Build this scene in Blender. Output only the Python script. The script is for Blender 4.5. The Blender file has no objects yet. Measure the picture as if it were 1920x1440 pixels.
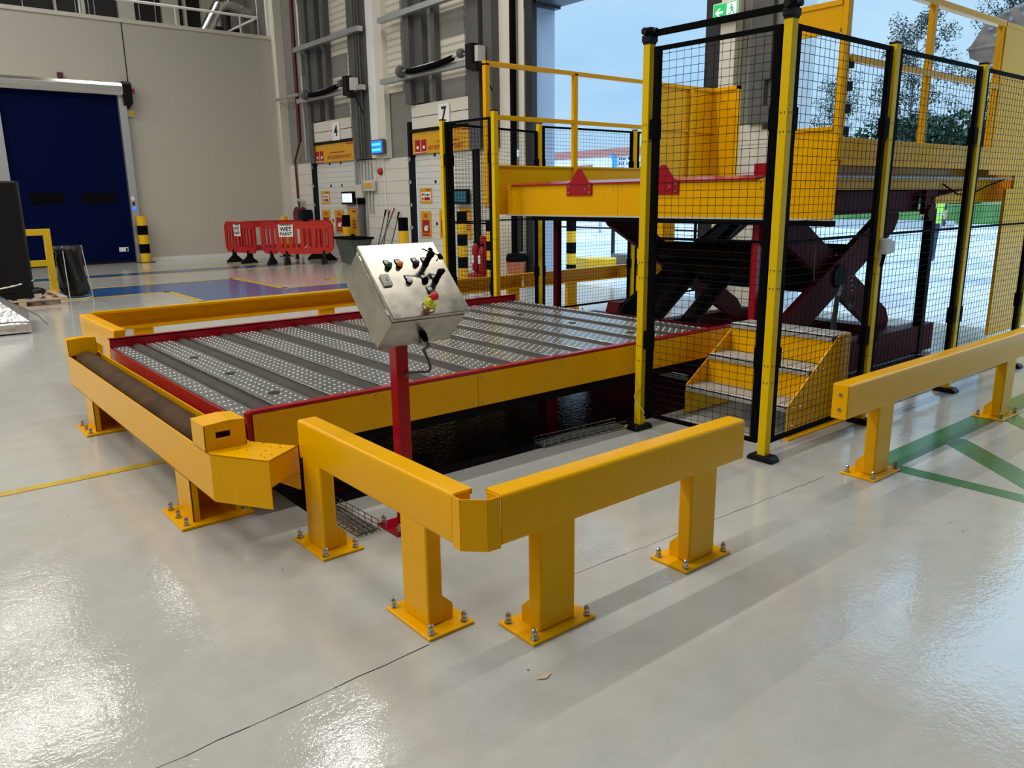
import bpy, math, random
from mathutils import Vector, Matrix
random.seed(7)
PI = math.pi
C = bpy.context.scene.collection
SC = bpy.context.scene
# ------------------------------------------------------------ camera
cam_d = bpy.data.cameras.new('camera'); cam = bpy.data.objects.new('camera', cam_d); C.objects.link(cam)
cam_d.sensor_width = 36.0; cam_d.lens = 1472.3 / 1920 * 36.0; cam_d.clip_start = 0.05; cam_d.clip_end = 600
def cam_matrix():
    yaw, pitch, roll = (math.radians(a) for a in (50.83, 13.376, -0.673))
    f = Vector((math.cos(yaw) * math.cos(pitch), math.sin(yaw) * math.cos(pitch), -math.sin(pitch)))
    r = Vector((math.sin(yaw), -math.cos(yaw), 0)); u = r.cross(f)
    c, s = math.cos(roll), math.sin(roll)
    R, U = r * c + u * s, u * c - r * s
    m = Matrix.Identity(4)
    for i in range(3):
        m[i][0] = R[i]; m[i][1] = U[i]; m[i][2] = -f[i]
    m[2][3] = 1.55
    return m
cam.matrix_world = cam_matrix()
SC.camera = cam
# ------------------------------------------------------------ view
SC.view_settings.view_transform = 'Standard'
SC.view_settings.look = 'None'
SC.view_settings.gamma = 1.0
SC.view_settings.use_curve_mapping = False
SC.view_settings.exposure = 0.0
# ------------------------------------------------------------ world: overcast sky with blue gaps
W = bpy.data.worlds.new('sky'); SC.world = W; W.use_nodes = True
nt = W.node_tree; nt.nodes.clear()
def N(t, ty, **kw):
    n = t.nodes.new(ty)
    for k, v in kw.items(): setattr(n, k, v)
    return n
wo = N(nt, 'ShaderNodeOutputWorld'); bg = N(nt, 'ShaderNodeBackground'); tc = N(nt, 'ShaderNodeTexCoord')
mp = N(nt, 'ShaderNodeMapping'); mp.inputs['Scale'].default_value = (1.2, 1.2, 4.0)
nz = N(nt, 'ShaderNodeTexNoise'); nz.inputs['Scale'].default_value = 1.7; nz.inputs['Detail'].default_value = 5
cr = N(nt, 'ShaderNodeValToRGB')
cr.color_ramp.elements[0].position = 0.32; cr.color_ramp.elements[0].color = (0.36, 0.61, 0.88, 1)
cr.color_ramp.elements[1].position = 0.68; cr.color_ramp.elements[1].color = (0.56, 0.80, 0.97, 1)
nt.links.new(tc.outputs['Generated'], mp.inputs['Vector']); nt.links.new(mp.outputs['Vector'], nz.inputs['Vector'])
nt.links.new(nz.outputs['Fac'], cr.inputs['Fac']); nt.links.new(cr.outputs['Color'], bg.inputs['Color'])
# an overcast sky is brighter towards the zenith
sx = N(nt, 'ShaderNodeSeparateXYZ'); nt.links.new(tc.outputs['Generated'], sx.inputs[0])
gr_ = N(nt, 'ShaderNodeMapRange', interpolation_type='SMOOTHSTEP'); gr_.inputs['From Min'].default_value = 0.25; gr_.inputs['From Max'].default_value = 0.43
gr_.inputs['To Min'].default_value = 1.06; gr_.inputs['To Max'].default_value = 3.8
nt.links.new(sx.outputs['Z'], gr_.inputs['Value']); nt.links.new(gr_.outputs['Result'], bg.inputs['Strength'])
nt.links.new(bg.outputs['Background'], wo.inputs['Surface']); bg.inputs['Strength'].default_value = 1.05
# ------------------------------------------------------------ interior lamps: LED trunking rows along the hall, plus weak added fill rows
def lamp(x, y, z, power, L=2.5, w=0.18, col=(1.0, 0.965, 0.89)):
    d = bpy.data.lights.new('led_batten_or_fill', 'AREA'); d.shape = 'RECTANGLE'; d.size = L; d.size_y = w
    d.energy = power; d.color = col
    o = bpy.data.objects.new('led_batten_or_fill', d); C.objects.link(o); o.location = (x, y, z)
for y, p in ((2.7, 110), (7.4, 150), (12.5, 140), (17.6, 130), (22.6, 90), (-2.6, 18), (-7.7, 14)):  # negative-y rows: unseen weak fill, added to light the front faces
    for x in (6.6, 1.6, -3.4, -8.4, -13.4, -18.4):
        if (x, y) == (6.6, 17.6): continue
        lamp(x, y, 9.2, p * (1.0 if x > 0 else 1.24))
# ------------------------------------------------------------ materials
def mat(name, col, rough=0.5, metal=0.0, spec=0.5, bump=0.0, bscale=40.0, var=0.0, vscale=3.0, coat=0.0, emit=0.0, col2=None, alpha=1.0, stretch=None, trans=0.0, rvar=0.0):
    m = bpy.data.materials.new(name); m.use_nodes = True
    t = m.node_tree; b = t.nodes['Principled BSDF']
    b.inputs['Base Color'].default_value = (*col, 1); b.inputs['Roughness'].default_value = rough
    b.inputs['Metallic'].default_value = metal; b.inputs['Specular IOR Level'].default_value = spec
    b.inputs['Coat Weight'].default_value = coat; b.inputs['Coat Roughness'].default_value = 0.08
    if alpha < 1: b.inputs['Alpha'].default_value = alpha
    if trans: b.inputs['Transmission Weight'].default_value = trans
    if emit:
        b.inputs['Emission Color'].default_value = (*col, 1); b.inputs['Emission Strength'].default_value = emit
    co = N(t, 'ShaderNodeTexCoord'); vec = co.outputs['Object']
    if stretch:
        ma = N(t, 'ShaderNodeMapping'); ma.inputs['Scale'].default_value = stretch
        t.links.new(vec, ma.inputs['Vector']); vec = ma.outputs['Vector']
    if var or col2 or rvar:
        n = N(t, 'ShaderNodeTexNoise'); n.inputs['Scale'].default_value = vscale; n.inputs['Detail'].default_value = 4; n.inputs['Roughness'].default_value = 0.6
        t.links.new(vec, n.inputs['Vector'])
        if var or col2:
            r = N(t, 'ShaderNodeValToRGB')
            c2 = col2 if col2 else tuple(max(0, c * (1 - var)) for c in col)
            r.color_ramp.elements[0].position = 0.35; r.color_ramp.elements[0].color = (*c2, 1)
            r.color_ramp.elements[1].position = 0.62; r.color_ramp.elements[1].color = (*col, 1)
            t.links.new(n.outputs['Fac'], r.inputs['Fac']); t.links.new(r.outputs['Color'], b.inputs['Base Color'])
        if rvar:
            mr = N(t, 'ShaderNodeMapRange'); mr.inputs['To Min'].default_value = rough - rvar; mr.inputs['To Max'].default_value = rough + rvar
            mr.inputs['From Min'].default_value = 0.3; mr.inputs['From Max'].default_value = 0.7
            t.links.new(n.outputs['Fac'], mr.inputs['Value']); t.links.new(mr.outputs['Result'], b.inputs['Roughness'])
    if bump:
        n2 = N(t, 'ShaderNodeTexNoise'); n2.inputs['Scale'].default_value = bscale; n2.inputs['Detail'].default_value = 2
        t.links.new(vec, n2.inputs['Vector'])
        bp = N(t, 'ShaderNodeBump'); bp.inputs['Strength'].default_value = bump; bp.inputs['Distance'].default_value = 0.01
        t.links.new(n2.outputs['Fac'], bp.inputs['Height']); t.links.new(bp.outputs['Normal'], b.inputs['Normal'])
    return m
def ribbed(name, col, axis='z', freq=16.0, strength=0.5, rough=0.45, dark=0.8, duty=0.12):
    """sheet with narrow grooves across one object axis"""
    m = mat(name, col, rough); t = m.node_tree; b = t.nodes['Principled BSDF']
    co = N(t, 'ShaderNodeTexCoord'); sp = N(t, 'ShaderNodeSeparateXYZ'); t.links.new(co.outputs['Object'], sp.inputs[0])
    mu = N(t, 'ShaderNodeMath', operation='MULTIPLY'); mu.inputs[1].default_value = freq; t.links.new(sp.outputs['xyz'.index(axis)], mu.inputs[0])
    fr = N(t, 'ShaderNodeMath', operation='FRACT'); t.links.new(mu.outputs[0], fr.inputs[0])
    r = N(t, 'ShaderNodeValToRGB'); r.color_ramp.elements[0].position = duty * 0.4; r.color_ramp.elements[0].color = (0, 0, 0, 1)
    r.color_ramp.elements[1].position = duty; r.color_ramp.elements[1].color = (1, 1, 1, 1)
    t.links.new(fr.outputs[0], r.inputs['Fac'])
    mx = N(t, 'ShaderNodeMix', data_type='RGBA'); mx.inputs[6].default_value = tuple(c * dark for c in col) + (1,); mx.inputs[7].default_value = (*col, 1)
    t.links.new(r.outputs['Color'], mx.inputs[0]); t.links.new(mx.outputs[2], b.inputs['Base Color'])
    bp = N(t, 'ShaderNodeBump'); bp.inputs['Strength'].default_value = strength; bp.inputs['Distance'].default_value = 0.01
    t.links.new(r.outputs['Color'], bp.inputs['Height']); t.links.new(bp.outputs['Normal'], b.inputs['Normal'])
    return m
M = {}
M['yellow'] = mat('yellow_powder_coat', (0.88, 0.437, 0.0), 0.20, spec=0.12, bump=0.05, bscale=180, var=0.05, vscale=2.0)
M['fence_yellow'] = mat('lemon_yellow_paint', (0.78, 0.52, 0.0), 0.40, spec=0.12)
M['black'] = mat('black_paint', (0.003, 0.003, 0.004), 0.7, spec=0.04)
M['wire'] = mat('black_wire', (0.003, 0.003, 0.004), 0.6, spec=0.1)
M['blackp'] = mat('black_plastic', (0.006, 0.006, 0.007), 0.5, spec=0.15)
M['red'] = mat('crimson_paint', (0.36, 0.003, 0.014), 0.16, spec=0.30, bump=0.04, bscale=90)
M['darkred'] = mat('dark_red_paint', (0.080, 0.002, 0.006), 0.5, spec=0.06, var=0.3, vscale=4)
M['grease'] = mat('greasy_black_steel', (0.006, 0.004, 0.005), 0.6, spec=0.08)
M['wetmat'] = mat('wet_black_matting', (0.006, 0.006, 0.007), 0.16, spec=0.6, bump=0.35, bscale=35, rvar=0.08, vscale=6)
M['zinc'] = mat('zinc_plated_steel', (0.50, 0.49, 0.46), 0.25, metal=1.0)
M['galv'] = mat('galvanised_plate', (0.26, 0.275, 0.265), 0.22, metal=0.5, var=0.22, vscale=12, rvar=0.05)
M['stud'] = mat('worn_bright_stud', (0.95, 0.95, 0.93), 0.45, metal=0.0)
M['roller'] = mat('rubber_grey_roller', (0.052, 0.044, 0.037), 0.55, spec=0.2, var=0.30, vscale=9, bump=0.12, bscale=60)
M['roller_brown'] = mat('rusty_steel_roller', (0.085, 0.044, 0.018), 0.6, spec=0.08, col2=(0.045, 0.023, 0.010), vscale=5, bump=0.08, bscale=40)
M['stainless'] = mat('stainless_steel', (0.43, 0.405, 0.345), 0.25, metal=1.0, var=0.20, vscale=16, rvar=0.035)
M['hole'] = mat('dark_hole', (0.006, 0.005, 0.005), 0.8)
M['white_panel'] = ribbed('white_insulated_panel', (0.66, 0.64, 0.58), 'z', 3.6, 0.6, dark=0.7, duty=0.05)
M['dock_panel'] = ribbed('dock_door_panel', (0.66, 0.66, 0.62), 'z', 7.6, 0.5, dark=0.72, duty=0.10)
M['wall_white'] = ribbed('white_wall_cladding', (0.52, 0.495, 0.43), 'x', 12.0, 0.22, dark=0.95, duty=0.25)
M['cream_ribs'] = ribbed('cream_corrugated_cladding', (0.66, 0.62, 0.52), 'z', 7.0, 1.0, dark=0.72, duty=0.4)
M['darkroof'] = mat('dark_cladding', (0.06, 0.06, 0.058), 0.7)
M['cream'] = mat('cream_paint', (0.68, 0.64, 0.56), 0.4)
M['white'] = mat('white_paint', (0.80, 0.80, 0.78), 0.4)
M['greysteel'] = mat('grey_painted_steel', (0.10, 0.10, 0.097), 0.5, spec=0.3, var=0.15)
M['midgrey'] = mat('mid_grey_sheet', (0.22, 0.22, 0.195), 0.5, var=0.1)
M['darksteel'] = mat('dark_steel', (0.018, 0.018, 0.020), 0.5, spec=0.3)
M['jamb'] = mat('blue_grey_door_reveal', (0.30, 0.36, 0.46), 0.5)
M['blue'] = mat('blue_door_curtain', (0.0, 0.0035, 0.040), 0.55, spec=0.06, bump=0.1, bscale=3)
M['window_dark'] = mat('smoked_vision_window', (0.003, 0.002, 0.003), 0.3, spec=0.1)
M['polished'] = mat('polished_roller_cover', (0.78, 0.75, 0.68), 0.22, metal=1.0)
M['alu'] = mat('aluminium', (0.55, 0.56, 0.58), 0.4, metal=0.8)
M['duct'] = mat('crinkled_foil', (0.80, 0.80, 0.78), 0.25, metal=1.0, bump=1.0, bscale=22)
M['foil'] = mat('crinkled_silver_wrap', (0.72, 0.73, 0.74), 0.22, metal=0.7, bump=1.0, bscale=14)
M['film'] = mat('black_stretch_film', (0.005, 0.005, 0.005), 0.4, spec=0.25, bump=0.5, bscale=9, stretch=(1, 1, 5))
M['bag'] = mat('black_bin_bag', (0.006, 0.006, 0.007), 0.28, bump=0.9, bscale=9, stretch=(4, 4, 0.6))
M['wood'] = mat('pale_pine', (0.62, 0.46, 0.30), 0.6, var=0.25, vscale=5, stretch=(1, 8, 8))
M['orange'] = mat('orange_red_plastic', (0.50, 0.022, 0.008), 0.45)
M['redplastic'] = mat('red_plastic', (0.42, 0.008, 0.010), 0.45)
M['bordeaux'] = mat('deep_red_sign', (0.36, 0.006, 0.03), 0.4)
M['pipe_red'] = mat('red_pipe', (0.10, 0.005, 0.008), 0.4)
M['sign_yellow'] = mat('sign_amber', (0.66, 0.34, 0.012), 0.4)
M['sign_text'] = mat('sign_red_lettering', (0.36, 0.03, 0.02), 0.4)
M['ink'] = mat('black_ink', (0.01, 0.01, 0.01), 0.5)
M['paper'] = mat('white_paper', (0.82, 0.82, 0.80), 0.6)
M['haz_yellow'] = mat('hazard_yellow', (0.80, 0.48, 0.01), 0.35)
M['screen_blue'] = mat('lit_blue_screen', (0.02, 0.16, 0.85), 0.3, emit=1.3)
M['screen_cyan'] = mat('lit_cyan_text', (0.05, 0.55, 1.0), 0.3, emit=1.8)
M['screen_white'] = mat('lit_white_screen', (0.62, 0.75, 0.85), 0.3, emit=0.9)
M['screen_teal'] = mat('dim_teal_screen', (0.02, 0.09, 0.12), 0.2, emit=0.5)
M['exit_green'] = mat('lit_green_sign', (0.0, 0.42, 0.10), 0.4, emit=0.6)
M['exit_white'] = mat('lit_white_sign', (0.85, 0.95, 0.9), 0.4, emit=0.55)
M['green_bin'] = mat('grey_green_plastic', (0.075, 0.095, 0.085), 0.5)
M['terracotta'] = mat('terracotta_plastic', (0.42, 0.12, 0.05), 0.5)
M['rust'] = mat('rusty_steel', (0.40, 0.28, 0.20), 0.75, col2=(0.20, 0.14, 0.10), vscale=2.5, bump=0.3, bscale=12)
M['leaf'] = mat('dark_leaves', (0.028, 0.042, 0.030), 0.7, var=0.5, vscale=1.5)
M['leaf_hedge'] = mat('hedge_leaves', (0.020, 0.055, 0.022), 0.7, var=0.5, vscale=2.0)
M['bark'] = mat('bark', (0.05, 0.045, 0.04), 0.8)
M['grass'] = mat('grass', (0.10, 0.22, 0.06), 0.9, var=0.4, vscale=0.8)
M['build_white'] = ribbed('white_warehouse_sheet', (0.80, 0.80, 0.82), 'y', 0.9, 0.2, dark=0.85, duty=0.2)
M['build_red'] = mat('brick_red_sheet', (0.42, 0.16, 0.13), 0.6)
M['concrete'] = mat('grey_concrete', (0.22, 0.23, 0.24), 0.7, var=0.4, vscale=5)
M['hivis'] = mat('hi_vis_yellow', (0.45, 0.80, 0.10), 0.6)
M['navy'] = mat('dark_navy_cloth', (0.03, 0.045, 0.09), 0.8)
M['skin'] = mat('skin', (0.55, 0.32, 0.24), 0.55)
M['hair'] = mat('brown_hair', (0.05, 0.03, 0.02), 0.7)
M['cable'] = mat('grey_cable', (0.10, 0.095, 0.085), 0.5)
M['btn_green'] = mat('green_button', (0.005, 0.10, 0.05), 0.25)
M['btn_orange'] = mat('orange_button', (0.85, 0.22, 0.01), 0.25)
M['btn_blue'] = mat('dark_blue_button', (0.02, 0.025, 0.09), 0.25)
M['btn_red'] = mat('red_button', (0.65, 0.01, 0.02), 0.3)
M['btn_yellow'] = mat('yellow_collar', (0.72, 0.70, 0.05), 0.35)
M['tread'] = mat('galvanised_tread', (0.45, 0.45, 0.43), 0.5, metal=0.5, bump=1.0, bscale=45)
M['greybox'] = mat('light_grey_plastic', (0.58, 0.57, 0.52), 0.45)
M['paint_green'] = mat('green_floor_paint', (0.045, 0.19, 0.055), 0.22, var=0.15, vscale=6)
M['paint_blue'] = mat('blue_floor_paint', (0.04, 0.115, 0.31), 0.16, var=0.15, vscale=4)
M['paint_yellow'] = mat('yellow_floor_paint', (0.62, 0.44, 0.05), 0.25, var=0.25, vscale=9)
M['tape'] = mat('silver_reflective', (0.6, 0.6, 0.55), 0.4)
def floor_mat():
    m = bpy.data.materials.new('grey_epoxy_floor'); m.use_nodes = True; t = m.node_tree; b = t.nodes['Principled BSDF']
    co = N(t, 'ShaderNodeTexCoord'); V = co.outputs['Object']
    n1 = N(t, 'ShaderNodeTexNoise'); n1.inputs['Scale'].default_value = 0.7; n1.inputs['Detail'].default_value = 6
    n2 = N(t, 'ShaderNodeTexNoise'); n2.inputs['Scale'].default_value = 7.0; n2.inputs['Detail'].default_value = 5; n2.inputs['Roughness'].default_value = 0.7
    n3 = N(t, 'ShaderNodeTexNoise'); n3.inputs['Scale'].default_value = 60.0; n3.inputs['Detail'].default_value = 2
    for n in (n1, n2, n3): t.links.new(V, n.inputs['Vector'])
    r = N(t, 'ShaderNodeValToRGB'); e = r.color_ramp.elements
    e[0].position = 0.3; e[0].color = (0.455, 0.462, 0.44, 1); e[1].position = 0.7; e[1].color = (0.53, 0.525, 0.485, 1)
    t.links.new(n1.outputs['Fac'], r.inputs['Fac'])
    r2 = N(t, 'ShaderNodeValToRGB'); e = r2.color_ramp.elements
    e[0].position = 0.30; e[0].color = (0.90, 0.90, 0.89, 1); e[1].position = 0.65; e[1].color = (1, 1, 1, 1)
    t.links.new(n2.outputs['Fac'], r2.inputs['Fac'])
    mx = N(t, 'ShaderNodeMix', data_type='RGBA', blend_type='MULTIPLY'); mx.inputs[0].default_value = 1.0
    t.links.new(r.outputs['Color'], mx.inputs[6]); t.links.new(r2.outputs['Color'], mx.inputs[7])
    vo = N(t, 'ShaderNodeTexVoronoi'); vo.inputs['Scale'].default_value = 5.5; t.links.new(V, vo.inputs['Vector'])
    r3 = N(t, 'ShaderNodeValToRGB'); e = r3.color_ramp.elements
    e[0].position = 0.020; e[0].color = (0.25, 0.22, 0.19, 1); e[1].position = 0.034; e[1].color = (1, 1, 1, 1)
    t.links.new(vo.outputs['Distance'], r3.inputs['Fac'])
    mx2 = N(t, 'ShaderNodeMix', data_type='RGBA', blend_type='MULTIPLY'); mx2.inputs[0].default_value = 1.0
    t.links.new(mx.outputs[2], mx2.inputs[6]); t.links.new(r3.outputs['Color'], mx2.inputs[7])
    t.links.new(mx2.outputs[2], b.inputs['Base Color'])
    mr = N(t, 'ShaderNodeMapRange'); mr.inputs['From Min'].default_value = 0.3; mr.inputs['From Max'].default_value = 0.7
    mr.inputs['To Min'].default_value = 0.06; mr.inputs['To Max'].default_value = 0.115
    t.links.new(n2.outputs['Fac'], mr.inputs['Value']); t.links.new(mr.outputs['Result'], b.inputs['Roughness'])
    b.inputs['Specular IOR Level'].default_value = 0.62
    b1 = N(t, 'ShaderNodeBump'); b1.inputs['Strength'].default_value = 0.13; b1.inputs['Distance'].default_value = 0.004
    t.links.new(n3.outputs['Fac'], b1.inputs['Height'])
    b2 = N(t, 'ShaderNodeBump'); b2.inputs['Strength'].default_value = 0.10; b2.inputs['Distance'].default_value = 0.02
    t.links.new(n2.outputs['Fac'], b2.inputs['Height']); t.links.new(b1.outputs['Normal'], b2.inputs['Normal'])
    t.links.new(b2.outputs['Normal'], b.inputs['Normal'])
    return m
M['floor'] = floor_mat()
M['yard'] = mat('wet_pale_yard', (0.76, 0.77, 0.86), 0.25, var=0.22, vscale=0.25, bump=0.3, bscale=3, rvar=0.12)
# ------------------------------------------------------------ mesh builder
class MB:
    def __init__(s): s.v = []; s.f = []; s.m = []
    def quad(s, pts, mi=0):
        b = len(s.v); s.v += [tuple(p) for p in pts]; s.f.append(tuple(range(b, b + len(pts)))); s.m.append(mi); return s
    def box(s, a, b, mi=0, T=None):
        x0, y0, z0 = a; x1, y1, z1 = b
        P = [(x0, y0, z0), (x1, y0, z0), (x1, y1, z0), (x0, y1, z0), (x0, y0, z1), (x1, y0, z1), (x1, y1, z1), (x0, y1, z1)]
        if T is not None: P = [tuple(T @ Vector(p)) for p in P]
        n = len(s.v); s.v += P
        for q in ((0, 3, 2, 1), (4, 5, 6, 7), (0, 1, 5, 4), (1, 2, 6, 5), (2, 3, 7, 6), (3, 0, 4, 7)):
            s.f.append(tuple(n + i for i in q)); s.m.append(mi)
        return s
    def bar(s, p, q, w, h, mi=0, up=(0, 0, 1)):
        p, q = Vector(p), Vector(q); d = q - p; L = d.length; d.normalize(); up = Vector(up)
        if abs(d.dot(up)) > 0.99: up = Vector((0, 1, 0))
        r = d.cross(up).normalized(); u = r.cross(d)
        T = Matrix.Identity(4)
        for i in range(3): T[i][0] = d[i]; T[i][1] = r[i]; T[i][2] = u[i]; T[i][3] = p[i]
        return s.box((0, -w / 2, -h / 2), (L, w / 2, h / 2), mi, T)
    def cyl(s, p, q, r, n=12, mi=0, r2=None, caps=True):
        p, q = Vector(p), Vector(q); d = (q - p).normalized(); r2 = r if r2 is None else r2
        a = Vector((0, 0, 1)) if abs(d.z) < 0.9 else Vector((1, 0, 0))
        u = d.cross(a).normalized(); w = d.cross(u); b = len(s.v)
        for c, rr in ((p, r), (q, r2)):
            for i in range(n):
                t = 2 * PI * i / n; s.v.append(tuple(c + u * math.cos(t) * rr + w * math.sin(t) * rr))
        for i in range(n):
            j = (i + 1) % n; s.f.append((b + i, b + n + i, b + n + j, b + j)); s.m.append(mi)
        if caps:
            s.f.append(tuple(b + i for i in range(n))); s.m.append(mi)
            s.f.append(tuple(b + n + i for i in reversed(range(n)))); s.m.append(mi)
        return s
    def tube(s, pts, r, n=8, mi=0):
        for a, b in zip(pts, pts[1:]): s.cyl(a, b, r, n, mi)
        for p in pts[1:-1]: s.ball(p, r, 8, 5, mi)
        return s
    def ball(s, c, r, n=12, k=8, mi=0, sc=(1, 1, 1)):
        b = len(s.v)
        for i in range(k + 1):
            ph = PI * i / k
            for j in range(n):
                t = 2 * PI * j / n
                s.v.append((c[0] + r * sc[0] * math.sin(ph) * math.cos(t), c[1] + r * sc[1] * math.sin(ph) * math.sin(t), c[2] + r * sc[2] * math.cos(ph)))
        for i in range(k):
            for j in range(n):
                j2 = (j + 1) % n; s.f.append((b + i * n + j, b + (i + 1) * n + j, b + (i + 1) * n + j2, b + i * n + j2)); s.m.append(mi)
        return s
    def prism(s, prof, o, U, Vv, D, mi=0, inset=None):
        """closed profile in the U,V frame at o, pushed along D"""
        o, U, Vv, D = Vector(o), Vector(U), Vector(Vv), Vector(D); b = len(s.v); n = len(prof)
        for k in (0, 1):
            for a, c in prof: s.v.append(tuple(o + U * a + Vv * c + D * k))
        s.f.append(tuple(b + i for i in reversed(range(n)))); s.m.append(mi)
        s.f.append(tuple(b + n + i for i in range(n))); s.m.append(mi)
        for i in range(n):
            j = (i + 1) % n; s.f.append((b + i, b + j, b + n + j, b + n + i)); s.m.append(mi)
        return s
    def lathe(s, prof, c, n=20, mi=0, axis=(0, 0, 1)):
        d = Vector(axis).normalized(); a = Vector((0, 0, 1)) if abs(d.z) < 0.9 else Vector((1, 0, 0))
        u = d.cross(a).normalized(); w = d.cross(u); b = len(s.v); c = Vector(c)
        for r, h in prof:
            for i in range(n):
                t = 2 * PI * i / n; s.v.append(tuple(c + d * h + u * math.cos(t) * r + w * math.sin(t) * r))
        for k in range(len(prof) - 1):
            for i in range(n):
                j = (i + 1) % n; s.f.append((b + k * n + i, b + (k + 1) * n + i, b + (k + 1) * n + j, b + k * n + j)); s.m.append(mi)
        s.f.append(tuple(b + i for i in range(n))); s.m.append(mi)
        e = b + (len(prof) - 1) * n; s.f.append(tuple(e + i for i in reversed(range(n)))); s.m.append(mi)
        return s
    def xform(s, T):
        s.v = [tuple(T @ Vector(p)) for p in s.v]; return s
def text_mb(body, size, T, mb, mi=0, depth=0.002, bold=0.0):
    cu = bpy.data.curves.new('lettering', 'FONT'); cu.body = body; cu.size = size; cu.extrude = depth; cu.align_x = 'CENTER'; cu.align_y = 'CENTER'; cu.offset = bold
    cu.resolution_u = 2
    o = bpy.data.objects.new('lettering', cu); C.objects.link(o); bpy.context.view_layer.update()
    me = o.to_mesh(); b = len(mb.v)
    mb.v += [tuple(T @ v.co) for v in me.vertices]
    for p in me.polygons: mb.f.append(tuple(b + i for i in p.vertices)); mb.m.append(mi)
    o.to_mesh_clear(); bpy.data.objects.remove(o); bpy.data.curves.remove(cu)
def build(name, mb, mats, parent=None, bevel=0.0, smooth=False, seg=2):
    me = bpy.data.meshes.new(name)
    off = Vector(parent_world(parent)) if parent else Vector((0, 0, 0))
    me.from_pydata([tuple(Vector(p) - off) for p in mb.v], [], mb.f)
    mats = mats if isinstance(mats, (list, tuple)) else [mats]
    for k in mats: me.materials.append(M[k])
    for p, i in zip(me.polygons, mb.m): p.material_index = i
    me.validate(); me.update()
    import bmesh as _b
    bm = _b.new(); bm.from_mesh(me); _b.ops.recalc_face_normals(bm, faces=bm.faces); bm.to_mesh(me); bm.free()
    o = bpy.data.objects.new(name, me); C.objects.link(o)
    if parent: o.parent = parent
    if smooth:
        for p in me.polygons: p.use_smooth = True
        try: me.set_sharp_from_angle(angle=math.radians(38))
        except Exception: pass
    if bevel:
        md = o.modifiers.new('bevel', 'BEVEL'); md.width = bevel; md.segments = seg; md.limit_method = 'ANGLE'; md.angle_limit = math.radians(40)
        md.harden_normals = False
    return o
def parent_world(p):
    v = Vector((0, 0, 0))
    while p: v = v + p.location; p = p.parent
    return v
def tag(o, label, cat, group=None, kind=None):
    if label: o['label'] = label
    if cat: o['category'] = cat
    if group: o['group'] = group
    if kind: o['kind'] = kind
    return o
def thing(name, label, cat, loc=(0, 0, 0), group=None):
    o = bpy.data.objects.new(name, None); o.empty_display_size = 0.1; C.objects.link(o); o.location = loc
    return tag(o, label, cat, group)
def lab(o, text): o['label'] = text; return o
def struct(name, mb, m, label=None, cat=None, bevel=0):
    o = build(name, mb, m, None, bevel); o['kind'] = 'structure'
    o['label'] = label or name.replace('_', ' ')
    o['category'] = cat or name.split('_')[0]
    return o
def dup_tree(o, parent=None, loc=None, label=None):
    c = o.copy(); C.objects.link(c)
    if parent is not None: c.parent = parent
    if loc is not None: c.location = loc
    if label: c['label'] = label
    for ch in list(o.children): dup_tree(ch, c)
    return c
# ============================================================ THE SETTING
X, Y, Z = Vector((1, 0, 0)), Vector((0, 1, 0)), Vector((0, 0, 1))
struct('floor', MB().box((-30, -12, -0.2), (10.0, 27, 0)), 'floor', 'glossy light grey epoxy warehouse floor', 'floor')
struct('trim_1', MB().box((10.0, -12, -0.25), (400, 300, -0.005)).box((10.0, -200, -0.25), (400, -12, -0.006)), 'yard', 'pale wet yard outside the loading doors', 'ground')
struct('ceiling', MB().box((-30, -12, 9.6), (10.6, 30, 9.8)), 'darkroof', 'high dark ceiling of the hall', 'ceiling')
struct('wall_rear', MB().box((-30.2, -12, 0), (-30, 30, 9.8)), 'darkroof', 'plain wall at the back of the hall', 'wall')
struct('wall_right', MB().box((-30, -12.2, 0), (10.6, -12, 9.8)), 'darkroof', 'plain wall on the near side of the hall', 'wall')
# white partition with the blue door: opening X 3.12..5.60, z<4.15
w = MB(); w.box((-30, 22.5, 0), (2.95, 22.7, 5.90)).box((2.95, 22.5, 4.12), (5.62, 22.7, 5.90)).box((5.62, 22.5, 0), (9.78, 22.7, 5.90))
struct('wall_left', w, 'wall_white', 'white ribbed partition wall with the blue roll door', 'wall')
struct('trim_2', MB().box((-30, 22.44, 5.90), (9.78, 22.74, 5.99)), 'cream', 'pale capping along the top of the white partition', 'trim')
struct('baseboard_left', MB().box((5.95, 22.46, 0), (9.76, 22.5, 0.10)), 'white', 'white kerb at the foot of the partition', 'baseboard')
struct('trim_3', MB().box((9.76, 22.2, 0), (10.0, 22.75, 9.5)), 'cream', 'cream cladding column in the corner of the hall', 'trim')
# seam and joints of the partition
s = MB().box((5.875, 22.485, 4.4), (5.895, 22.5, 5.9)); 
struct('trim_4', s, 'darksteel', 'dark vertical cable run above the blue door', 'trim')
# wall behind the mezzanine
struct('wall_mezzanine', MB().box((-30, 27, 0), (10.0, 27.2, 9.6)), 'darksteel', 'dark back wall above the white partition', 'wall')
st = MB()
for a, b in ((7.0, 7.45), (8.25, 8.75), (8.9, 8.98), (9.45, 10.0), (5.3, 5.36), (6.0, 6.1)): st.box((a, 26.85, 5), (b, 27.0, 9.6))
struct('trim_5', st, 'cream', 'cream strips between dark bays above the partition', 'trim')
struct('trim_6', MB().box((2, 22.6, 5.7), (10.0, 27, 5.86)), 'midgrey', 'mezzanine deck behind the partition', 'trim')
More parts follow.
